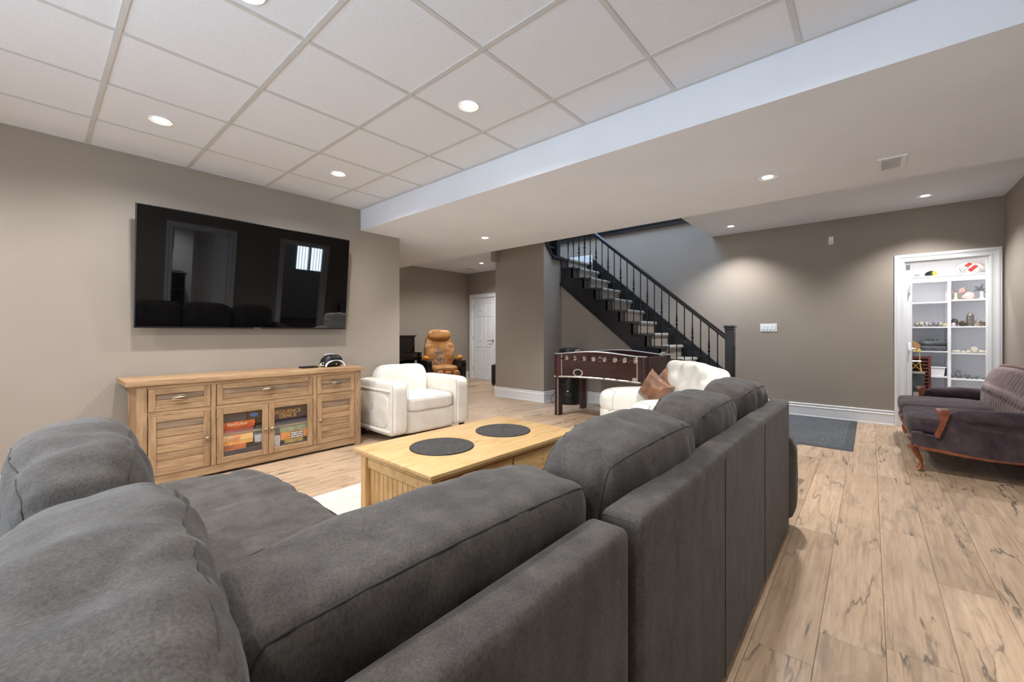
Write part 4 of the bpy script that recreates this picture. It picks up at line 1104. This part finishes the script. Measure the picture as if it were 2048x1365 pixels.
# ------------------------------------------------------------------ side room: massage chair, piano, black case
mc = thing('massage_chair', 'tan leather massage recliner with black arms and worn seat back', 'recliner', (5.62, 6.85, 0), R(-22))
def waist(q, w):
    w.x *= 0.90 + 0.13 * math.cos((q.z + 0.25) * 2.4)
    w.y += 0.02 * q.x * q.x * -1
    return w
B().blob(cush_f(0.62, 0.24, 0.86, p=4.2, wr=0.012, seed=51, fr=(9, 9, 7), extra=waist), 18).o('backrest', m_tan, mc, 'all', (0, 0.16, 0.80), (R(-14), 0, 0))
B().blob(cush_f(0.50, 0.15, 0.22, p=3, wr=0.008, seed=52), 12).o('headrest_pillow', m_tan, mc, 'all', (0, 0.115, 1.115), (R(-14), 0, 0))
for s in (-1, 1):
    B().blob(cush_f(0.21, 0.14, 0.42, p=2.8, wr=0.012, seed=53 + s, fr=(14, 14, 16)), 14).o('side_bolster', m_tan, mc, 'all', (s * 0.21, 0.07, 0.75), (R(-14), R(s * 8), 0))
B().blob(cush_f(0.30, 0.10, 0.50, p=3.2, wr=0.008, seed=57, fr=(20, 20, 20)), 14).o('back_panel', m_worn, mc, 'all', (-0.05, 0.035, 0.63), (R(-14), 0, 0))
B().blob(cush_f(0.54, 0.56, 0.18, p=4, wr=0.008, seed=58), 12).o('seat', m_tan, mc, 'all', (0, -0.17, 0.40))
for s in (-1, 1):
    a = B().box(s * 0.36 - 0.055, s * 0.36 + 0.055, -0.42, 0.22, 0.14, 0.60, 0.03, 3).o('arm', m_black, mc, True)
    B().ball((s * 0.36, -0.16, 0.635), 0.065, 0.085, 0.06).o('arm_cap', m_amber, a, True)
    B().lathe([(0.05, 0), (0.055, 0.012), (0.04, 0.014), (0.03, 0.0)], (s * 0.36, -0.432, 0.50), 16, 'y').o('arm_end_ring', m_iron, a, True)
    B().blob(cush_f(0.15, 0.13, 0.34, p=3, wr=0.006, seed=60 + s), 10).o('calf_pad', m_tan, mc, 'all', (s * 0.17, -0.49, 0.24), (R(18), 0, 0))
B().blob(cush_f(0.14, 0.10, 0.30, p=4, wr=0.004, seed=63), 8).o('calf_divider', m_tan, mc, 'all', (0, -0.46, 0.24), (R(18), 0, 0))
B().box(-0.34, 0.34, -0.30, 0.30, 0.0, 0.28, 0.03, 2).o('base', m_black, mc)
pi_ = thing('upright_piano', 'glossy black upright piano in the side room beside the massage chair', 'piano', (4.47, 7.26, 0))
B().box(-0.75, 0.79, 0.0, 0.5, 0.03, 1.075, 0.004, 1).o('case', m_gloss, pi_)
B().box(-0.77, 0.815, -0.03, 0.52, 1.075, 1.105, 0.004, 1).o('top_lid', m_gloss, pi_)
B().box(-0.72, 0.76, -0.012, 0.0, 0.78, 1.05, 0.003, 1).o('music_panel', m_gloss, pi_)
B().box(-0.74, 0.78, -0.26, 0.0, 0.60, 0.66, 0.004, 1).o('key_bed', m_gloss, pi_)
B().box(-0.66, 0.70, -0.24, 0.0, 0.66, 0.74, 0.01, 2).o('key_lid', m_gloss, pi_)
for x in (-0.72, 0.74):
    B().box(x - 0.035, x + 0.035, -0.26, 0.0, 0.60, 0.76, 0.012, 2).o('cheek', m_gloss, pi_)
    B().box(x - 0.03, x + 0.03, -0.24, -0.18, 0.0, 0.60, 0.006, 1).o('leg', m_gloss, pi_)
B().box(-0.70, 0.74, -0.004, 0.002, 0.10, 0.58).o('lower_panel', m_gloss, pi_)
for x in (-0.06, 0.02, 0.10): B().box(x - 0.015, x + 0.015, -0.08, 0.0, 0.035, 0.05, 0.004, 1).o('pedal', m_bronze, pi_)
T(B().lathe([(0.02, 0), (0.022, 0.01), (0.012, 0.03), (0.004, 0.045)], (4.95, 7.45, 1.105), 12).o('metronome', m_chrome, None, True), 'tiny silver ornament on top of the black piano', 'ornament')
bc = thing('black_case', 'slim black upright case leaning out behind the stair block', 'case', (6.66, 6.22, 0), R(30))
B().box(-0.045, 0.045, -0.10, 0.10, 0.03, 0.46, 0.02, 3).o('body', m_black, bc, True)
for y in (-0.06, 0.06): B().box(-0.04, 0.04, y - 0.02, y + 0.02, 0, 0.035).o('foot', m_black, bc)
B().tube([(0, -0.05, 0.455), (0, -0.04, 0.475), (0, 0.04, 0.475), (0, 0.05, 0.455)], 0.007, 6).o('handle', m_black, bc, True)

# ------------------------------------------------------------------ wall and ceiling fittings
sw = thing('light_switch_plate', 'white four-gang light switch plate on the back wall', 'light switch', (XB, 1.12, 1.23))
B().box(-0.006, 0, -0.105, 0.105, -0.058, 0.058, 0.003, 2).o('plate', m_white, sw)
for k in range(4):
    y = -0.069 + 0.046 * k
    B().box(-0.011, -0.006, y - 0.015, y + 0.015, -0.032, 0.034, 0.002, 1).o('rocker', m_closet, sw)
    B().box(-0.0075, -0.006, y - 0.010, y + 0.010, -0.044, -0.038).o('indicator', m_bar, sw)
mo = thing('motion_sensor', 'small white motion sensor high on the back wall', 'sensor', (XB, 0.395, 2.39))
B().box(-0.035, 0, -0.028, 0.028, -0.052, 0.052, 0.006, 2).o('housing', m_white, mo)
B().ball((-0.034, 0, 0.018), 0.004, 0.006, 0.006).o('led', m_closet, mo)
B().box(-0.037, -0.03, -0.02, 0.02, -0.046, -0.01, 0.004, 2).o('lens', m_bar, mo)
def vent(loc, w, d, label, rz=0.0):
    t = thing('ceiling_vent', label, 'air vent', loc, rz, 'white ceiling air vents')
    b = B(); e = 0.025
    b.box(-w, w, -d, -d + e, -0.008, 0).box(-w, w, d - e, d, -0.008, 0).box(-w, -w + e, -d + e, d - e, -0.008, 0).box(w - e, w, -d + e, d - e, -0.008, 0)
    b.o('frame', m_white, t)
    B().box(-w + e, w - e, -d + e, d - e, -0.002, -0.0005).o('duct_shadow', mat('vent_grey', (150, 150, 150), 0.7, c2=(140, 140, 140), ns=8) if 'vent_grey' not in MATS else MATS['vent_grey'], t)
    n = 8
    for i in range(n):
        x = -w + e + (2 * w - 2 * e) * (i + 0.5) / n
        B().box(x - 0.007, x + 0.007, -d + e, d - e, -0.006, -0.002).o('slat', m_bar, t)
vent((3.94, -0.112, ZB), 0.14, 0.075, 'white slatted air vent in the bulkhead underside')
vent((6.75, 7.13, ZH), 0.14, 0.075, 'white slatted air vent in the side room ceiling')

# ------------------------------------------------------------------ closet shelves and what stands on them
SX0, SX1 = 8.10, 8.42
su = thing('closet_shelving', 'white built-in closet shelving with a centre divider', 'shelving', (0, 0, 0))
YD = -0.81
B().box(SX0, SX1, YD - 0.016, YD + 0.016, 0.0, 1.86).o('divider', m_closet, su)
B().box(SX0, SX1, 0.0, 0.02, 0.0, 1.86).o('side', m_closet, su); B().box(SX0, SX1, -1.38, -1.36, 0.0, 1.86).o('side', m_closet, su)
B().box(SX0 - 0.01, SX1, -1.38, 0.02, 1.925, 1.943).o('shelf', m_closet, su)
B().box(SX0 + 0.005, SX0 + 0.02, -1.38, 0.02, 1.855, 1.925).o('shelf_fascia', m_closet, su)
RZ = [1.600, 1.243, 0.885, 0.540, 0.2]
LZ = [1.580, 1.240, 0.905, 0.560, 0.2]
for z in RZ: B().box(SX0, SX1, -1.36, YD - 0.016, z - 0.018, z).o('shelf', m_closet, su)
for z in LZ: B().box(SX0, SX1, YD + 0.016, 0.0, z - 0.018, z).o('shelf', m_closet, su)
def rock(name, label, loc, size, c, c2, seed, cat='crystal', group='crystals and minerals in the closet', flat=2.0, point=False, rough=0.35):
    mm = mat(name + '_stone', c, rough, c2=c2, ns=30, bs=40, bst=0.3)
    if point:
        n = 6; w, h = size[1] / 2, size[2]
        prof = [(w * 0.85, 0), (w, 0.01), (w * 0.92, h * 0.72), (0.002, h)]
        o = B().lathe(prof, (0, 0, 0), n).o(name, mm, None, False, loc, (0, 0, seed))
    else:
        def f(c_):
            v = Vector(c_).normalized()
            r = 1 + 0.28 * noise.noise(v * 2.3 + Vector((seed, seed * 2, 0))) + 0.10 * noise.noise(v * 6 + Vector((seed, 0, seed)))
            z = v.z * r
            return Vector((v.x * r * size[0] / 2, v.y * r * size[1] / 2, max(z * 0.5 + 0.48, 0.0) * size[2]))
        o = B().blob(f, 5).o(name, mm, None, False, loc)
    return T(o, label, cat, group)
# ball with stars and stripes
fb = thing('football', 'small football with red stripes, dark stars and red lettering on the top shelf', 'ball', (8.2, -1.01, 1.943 + 0.078))
m_fb, nt, b = base_mat('ball_white', 0.4)
B().ball((0, 0, 0), 0.085, 0.135, 0.078, 32).o('ball', mat('ball_cream', (238, 232, 224), 0.4, c2=(232, 226, 216), ns=6), fb, True)
m_red = mat('print_red', (198, 62, 50), 0.5, c2=(180, 50, 42), ns=8); m_navy = mat('print_navy', (52, 56, 66), 0.5, c2=(44, 48, 58), ns=8)
def onball(y, z, lift=1.012):
    k = 1 - (y / 0.135) ** 2 - (z / 0.078) ** 2
    return Vector((-0.085 * math.sqrt(max(k, 0.0)) * lift - 0.001, y, z))
for (ya, yb, za, zb) in ((0.045, -0.005, 0.012, 0.062), (0.012, -0.052, -0.045, 0.02)):
    b = B()
    b.grid(lambda u, v: onball(ya + (yb - ya) * v + (-0.012 + 0.03 * u) * 1.1 - 0.0, za + (zb - za) * v - 0.0 + 0.026 * u - 0.013), 6, 10)
    b.o('stripe', m_red, fb, True)
for i, (y, z) in enumerate(((0.075, -0.01), (0.09, -0.03), (0.062, -0.035), (0.10, 0.0), (0.045, -0.02), (0.055, -0.052), (0.082, -0.045), (0.098, -0.02))):
    p = onball(y, z)
    B().lathe([(0.007, 0), (0.007, -0.001), (0.001, -0.0015)], p, 5, 'x').o('star', m_navy, fb)
b = B(); b.tube([onball(0.055 - 0.006 * i, 0.05 - 0.009 * i) for i in range(11)], 0.0025, 5); b.o('line', m_navy, fb, True)
b = B(); b.tube([onball(-0.03 - 0.006 * i, 0.06 - 0.010 * i) for i in range(11)], 0.002, 5); b.o('line', m_navy, fb, True)
for i in range(8):
    a = R(100 - 15 * i)
    p = onball(-0.10 * math.cos(R(90 - 11 * i)) - 0.015, 0.066 * math.sin(R(90 - 11 * i)))
    B().box(p.x - 0.001, p.x + 0.001, p.y - 0.004, p.y + 0.004, p.z - 0.006, p.z + 0.006).o('letter', m_red, fb)
yb_ = thing('toy_ball', 'black and yellow ball on the top closet shelf', 'ball', (8.2, -0.655, 1.943 + 0.028))
B().grid(lambda u, v: Vector((0.05 * math.cos(2 * PI * u) * math.sin(PI / 2 * v), 0.0 + 0.075 * math.cos(PI / 2 * v), 0.05 * math.sin(2 * PI * u) * math.sin(PI / 2 * v))) * 1.0, 20, 8, True).o('black_half', m_black, yb_, True)
B().grid(lambda u, v: Vector((0.05 * math.cos(2 * PI * u) * math.sin(PI / 2 * v), -0.03 - 0.045 * math.cos(PI / 2 * v) + 0.03, 0.05 * math.sin(2 * PI * u) * math.sin(PI / 2 * v))), 20, 8, True).o('yellow_half', mat('yellow_skin', (240, 196, 50), 0.45, c2=(228, 180, 40), ns=8), yb_, True)
rock('quartz_chip', 'tiny pale stone at the left end of the top closet shelf', (8.2, -0.50, 1.943), (0.05, 0.06, 0.045), (205, 200, 196), (150, 146, 142), 3.3)
# second shelf right: figurine, pink stone, silver cluster
fg = thing('figurine', 'small pale figurine with spread wings on the second shelf', 'figurine', (8.2, -0.88, 1.6))
B().lathe([(0.022, 0), (0.022, 0.02), (0.012, 0.05), (0.016, 0.085), (0.010, 0.10)], n=12).o('body', mat('ivory', (226, 210, 176), 0.5, c2=(205, 186, 150), ns=30), fg, True)
m_wing = mat('wing_pink', (205, 160, 146), 0.5, c2=(150, 140, 130), ns=40)
for s in (-1, 1): B().blob(cush_f(0.02, 0.06, 0.085, p=2.5, wr=0.01, seed=s, fr=(30, 30, 30)), 6).o('wing', m_wing, fg, 'all', (0, s * 0.058, 0.125), (R(s * -30), 0, 0))
rock('rose_quartz', 'round pink stone on the second closet shelf', (8.22, -1.0, 1.6), (0.09, 0.115, 0.105), (240, 205, 198), (228, 184, 178), 4.1)
sc_ = thing('silver_cluster', 'spiky silver mineral cluster on a white stand at the shelf right end', 'ornament', (8.2, -1.115, 1.6))
B().lathe([(0.03, 0), (0.03, 0.01), (0.014, 0.03), (0.016, 0.10)], n=12).o('stand', m_white, sc_, True)
b = B(); rg_ = random.Random(5)
for i in range(26):
    d = Vector((rg_.uniform(-.5, .5), rg_.uniform(-.5, 1.1), rg_.uniform(-.3, 1))).normalized()
    b.tube([Vector((0, 0.005, 0.13)), Vector((0, 0.005, 0.13)) + d * rg_.uniform(0.04, 0.085)], [0.012, 0.002], 5)
b.o('spikes', mat('silver_grey', (150, 154, 158), 0.35, metal=0.3, c2=(92, 96, 102), ns=50), sc_)
# third shelf: dark crystals right, geodes left
D1, D2 = (120, 112, 102), (62, 56, 52)
rock('smoky_crystal', 'dark arched geode next to the closet divider', (8.22, -0.868, 1.243), (0.06, 0.07, 0.105), (92, 80, 76), (50, 42, 40), 6.1)
rock('white_geode', 'small white stone in front of the dark arched geode', (8.135, -0.853, 1.243), (0.035, 0.04, 0.05), (236, 230, 230), (200, 190, 194), 6.6)
rock('rough_crystal', 'low dark brown rock right of the arched geode', (8.2, -0.942, 1.243), (0.06, 0.07, 0.075), (98, 84, 76), (56, 46, 42), 7.2)
rock('tower_crystal', 'tall grey pointed crystal tower on the third closet shelf', (8.2, -1.012, 1.243), (0.07, 0.075, 0.20), (134, 126, 114), (84, 78, 72), 0.4, point=True)
rock('quartz_crystal', 'grey white pointed quartz right of the crystal tower', (8.2, -1.072, 1.243), (0.04, 0.044, 0.10), (206, 200, 190), (110, 100, 92), 0.9, point=True)
rock('brown_crystal', 'small brown glassy stone between two crystals', (8.2, -1.111, 1.243), (0.03, 0.03, 0.075), (150, 130, 100), (84, 68, 50), 8.8)
rock('brown_crystal', 'small brown stone near the right shelf end', (8.2, -1.140, 1.243), (0.03, 0.026, 0.06), (140, 120, 92), (80, 66, 50), 9.4)
rock('amber_crystal', 'slim amber pointed crystal at the right shelf end', (8.2, -1.168, 1.243), (0.03, 0.034, 0.135), (190, 160, 110), (110, 90, 60), 0.2, point=True)
gl = [(-0.50, .05, (186, 180, 170), (96, 90, 84)), (-0.545, .055, (214, 208, 190), (120, 110, 96)), (-0.592, .05, (206, 206, 208), (110, 110, 112)), (-0.630, .045, (190, 190, 192), (100, 100, 104)),
      (-0.682, .062, (160, 156, 166), (92, 88, 100)), (-0.735, .05, (190, 186, 170), (128, 122, 108)), (-0.77, .035, (222, 210, 160), (190, 176, 130)), (-0.79, .03, (226, 206, 196), (200, 180, 170))]
gn = ['first', 'second', 'third', 'fourth', 'fifth', 'sixth', 'seventh', 'eighth']
gd = ['grey speckled', 'cream centred', 'white and grey', 'pale crusted', 'round violet grey', 'low olive grey', 'small yellowish', 'tiny pinkish']
for i, (y, s_, ca, cb_) in enumerate(gl):
    rock('geode', gd[i] + ' geode, ' + gn[i] + ' from the left on the third closet shelf', (8.18, y, 1.24), (s_ * 1.2, s_ * 1.15, s_ * 1.35), ca, cb_, 11 + i * 1.7)
# fourth shelf: pale stones right, grey blanket left
for i, (y, s_) in enumerate(((-0.865, .045), (-0.90, .05), (-0.95, .04), (-1.0, .05), (-1.05, .07), (-1.11, .06), (-1.16, .05))):
    rock('pale_stone', ['tiny white', 'cream yellow', 'small beige', 'low white', 'tall clear', 'chunky clear', 'flat white'][i] + ' stone, ' + gn[i] + ' from the divider on the fourth shelf', (8.2, y, 0.885), (s_, s_, s_ * (1.3 if i == 4 else 0.75)), (232, 228, 216), (212, 204, 180), 30 + i * 1.3)
bk2 = thing('folded_blanket', 'folded grey blankets stacked on the left closet shelf', 'blanket', (8.25, -0.655, 0.905))
m_bl = fabric('grey_blanket', (122, 126, 130), (92, 95, 99), 200, 12)
B().blob(cush_f(0.28, 0.27, 0.07, p=5, wr=0.006, seed=71), 12).o('lower_fold', m_bl, bk2, 'all', (0, 0, 0.036))
B().blob(cush_f(0.27, 0.26, 0.08, p=3.4, wr=0.012, seed=72), 12).o('upper_fold', m_bl, bk2, 'all', (0, 0.0, 0.105))
T(B().prism([(-0.455, 0.905), (-0.53, 0.905), (-0.53, 0.99), (-0.455, 1.05)], 'x', 8.12, 8.14).o('cardboard_sheet', mat('cardboard', (200, 156, 108), 0.8, c2=(188, 144, 98), ns=14)), 'tan cardboard piece behind the closet door edge', 'cardboard')
for i, y in enumerate((-0.60, -0.625, -0.66, -0.70)):
    rock('dark_pebble', 'tiny dark pebble on the blankets, ' + gn[i] + ' from the left', (8.15, y, 1.047), (0.02, 0.022, 0.014), (60, 58, 58), (36, 34, 34), 50 + i)
# fifth shelf: white tub left, grey stones right
tb = thing('storage_tub', 'white plastic tub on the lower left closet shelf', 'tub', (8.24, -0.66, 0.56))
B().prism([(-0.10, 0), (0.10, 0), (0.115, 0.115), (-0.115, 0.115)], 'x', -0.12, 0.12, 0.006).o('body', m_white, tb)
B().box(-0.13, 0.13, -0.125, 0.125, 0.112, 0.126, 0.004, 1).o('rim', m_white, tb)
for i, (y, s_, h) in enumerate(((-0.85, .05, .06), (-0.90, .055, .12), (-0.935, .03, .05), (-0.985, .05, .06), (-1.03, .04, .04), (-1.07, .04, .045), (-1.13, .03, .03), (-1.16, .03, .03))):
    rock('grey_stone', ['dark blocky', 'tall spiky', 'small pale', 'dark square', 'low grey', 'knobbly grey', 'flat dark', 'tiny dark'][i] + ' mineral, ' + gn[i] + ' from the divider on the fifth shelf', (8.2, y, 0.54), (s_, s_, h), (150, 152, 154), (84, 86, 88), 61 + i * 1.9)
# tall slatted wine rack, wire chair toy and dark case standing on the closet floor behind the door
wr_ = thing('slatted_rack', 'dark red wooden slatted rack standing inside the closet', 'rack', (7.92, -0.52, 0))
m_rw = wood('red_rack_wood', (128, 70, 58), (104, 52, 44), (80, 38, 32), 0.5, (8, 8, 3))
B().box(-0.012, 0.012, -0.10, -0.075, 0.0, 0.84).o('post', m_rw, wr_); B().box(-0.012, 0.012, 0.075, 0.10, 0.0, 0.84).o('post', m_rw, wr_)
for i in range(17): B().box(-0.008, 0.008, -0.08, 0.08, 0.05 + i * 0.047, 0.072 + i * 0.047).o('slat', m_rw, wr_)
B().box(0.014, 0.018, -0.08, 0.08, 0.02, 0.83).o('backing', mat('rack_back', (44, 26, 24), 0.7, c2=(36, 22, 20), ns=9), wr_)
wc = thing('toy_chair', 'small yellow wire chair with white seat on the dark case', 'toy chair', (7.84, -0.465, 0.63))
m_yw = mat('yellow_wire', (226, 196, 110), 0.4, c2=(206, 172, 84), ns=12)
B().box(-0.05, 0.05, -0.055, 0.055, 0.13, 0.15, 0.005, 2).o('seat', m_white, wc)
for sx in (-1, 1):
    for sy in (-1, 1): B().tube([(sx * 0.04, sy * 0.04, 0.13), (sx * 0.05, sy * 0.058, 0.0)], 0.004, 6).o('leg', m_yw, wc, True)
B().tube([(-0.05, -0.055, 0.01), (-0.04, 0.04, 0.13)], 0.003, 6).o('brace', m_yw, wc, True)
B().tube([(-0.05, 0.055, 0.01), (-0.04, -0.04, 0.13)], 0.003, 6).o('brace', m_yw, wc, True)
for sy in (-1, 1): B().tube([(0.04, sy * 0.045, 0.14), (0.05, sy * 0.045, 0.30)], 0.004, 6).o('back_post', m_yw, wc, True)
B().box(0.035, 0.055, -0.055, 0.055, 0.27, 0.30, 0.004, 1).o('back_bar', m_yw, wc)
dc_ = thing('dark_case', 'dark green grey upright case under the yellow toy chair', 'case', (7.84, -0.47, 0))
B().box(-0.08, 0.06, -0.08, 0.08, 0, 0.60, 0.006, 1).o('body', mat('slate_case', (66, 74, 74), 0.5, c2=(40, 46, 46), ns=10), dc_)
B().box(-0.09, 0.065, -0.085, 0.085, 0.60, 0.63, 0.004, 1).o('lid', mat('case_lid', (130, 128, 122), 0.5, c2=(116, 114, 108), ns=12), dc_)
B().box(-0.084, -0.08, -0.03, 0.03, 0.30, 0.36).o('latch', m_silver, dc_)

# ------------------------------------------------------------------ bedroom things seen only as reflections in the television
pa = thing('wall_picture', 'red and black picture on the bedroom wall reflected in the television', 'picture', (1.98, -3.595, 1.78))
B().box(-0.12, 0.12, 0, 0.02, -0.26, 0.26, 0.003, 1).o('canvas', mat('canvas_red', (160, 60, 48), 0.7, c2=(36, 24, 24), ns=9), pa)
B().box(-0.13, 0.13, -0.002, 0.012, -0.27, 0.27).o('stretcher', m_black, pa)
dr_ = thing('dresser', 'dark dresser in the bedroom reflected in the television', 'dresser', (1.9, -3.3, 0))
B().box(-0.35, 0.35, -0.25, 0.25, 0.06, 1.0, 0.01, 2).o('body', m_black, dr_)
B().box(-0.37, 0.37, -0.27, 0.27, 1.0, 1.03, 0.005, 1).o('top', m_black, dr_)
for k in range(3):
    d = B().box(-0.33, 0.33, 0.25, 0.265, 0.1 + k * 0.3, 0.37 + k * 0.3, 0.004, 1).o('drawer', m_black, dr_)
    B().lathe([(0.012, 0), (0.012, 0.02), (0.018, 0.03)], (0, 0.265, 0.235 + k * 0.3), 10, 'y').o('knob', m_silver, d)
for (x, y) in ((-0.3, -0.2), (0.3, -0.2), (-0.3, 0.2), (0.3, 0.2)): B().box(x - 0.03, x + 0.03, y - 0.03, y + 0.03, 0, 0.06).o('leg', m_black, dr_)
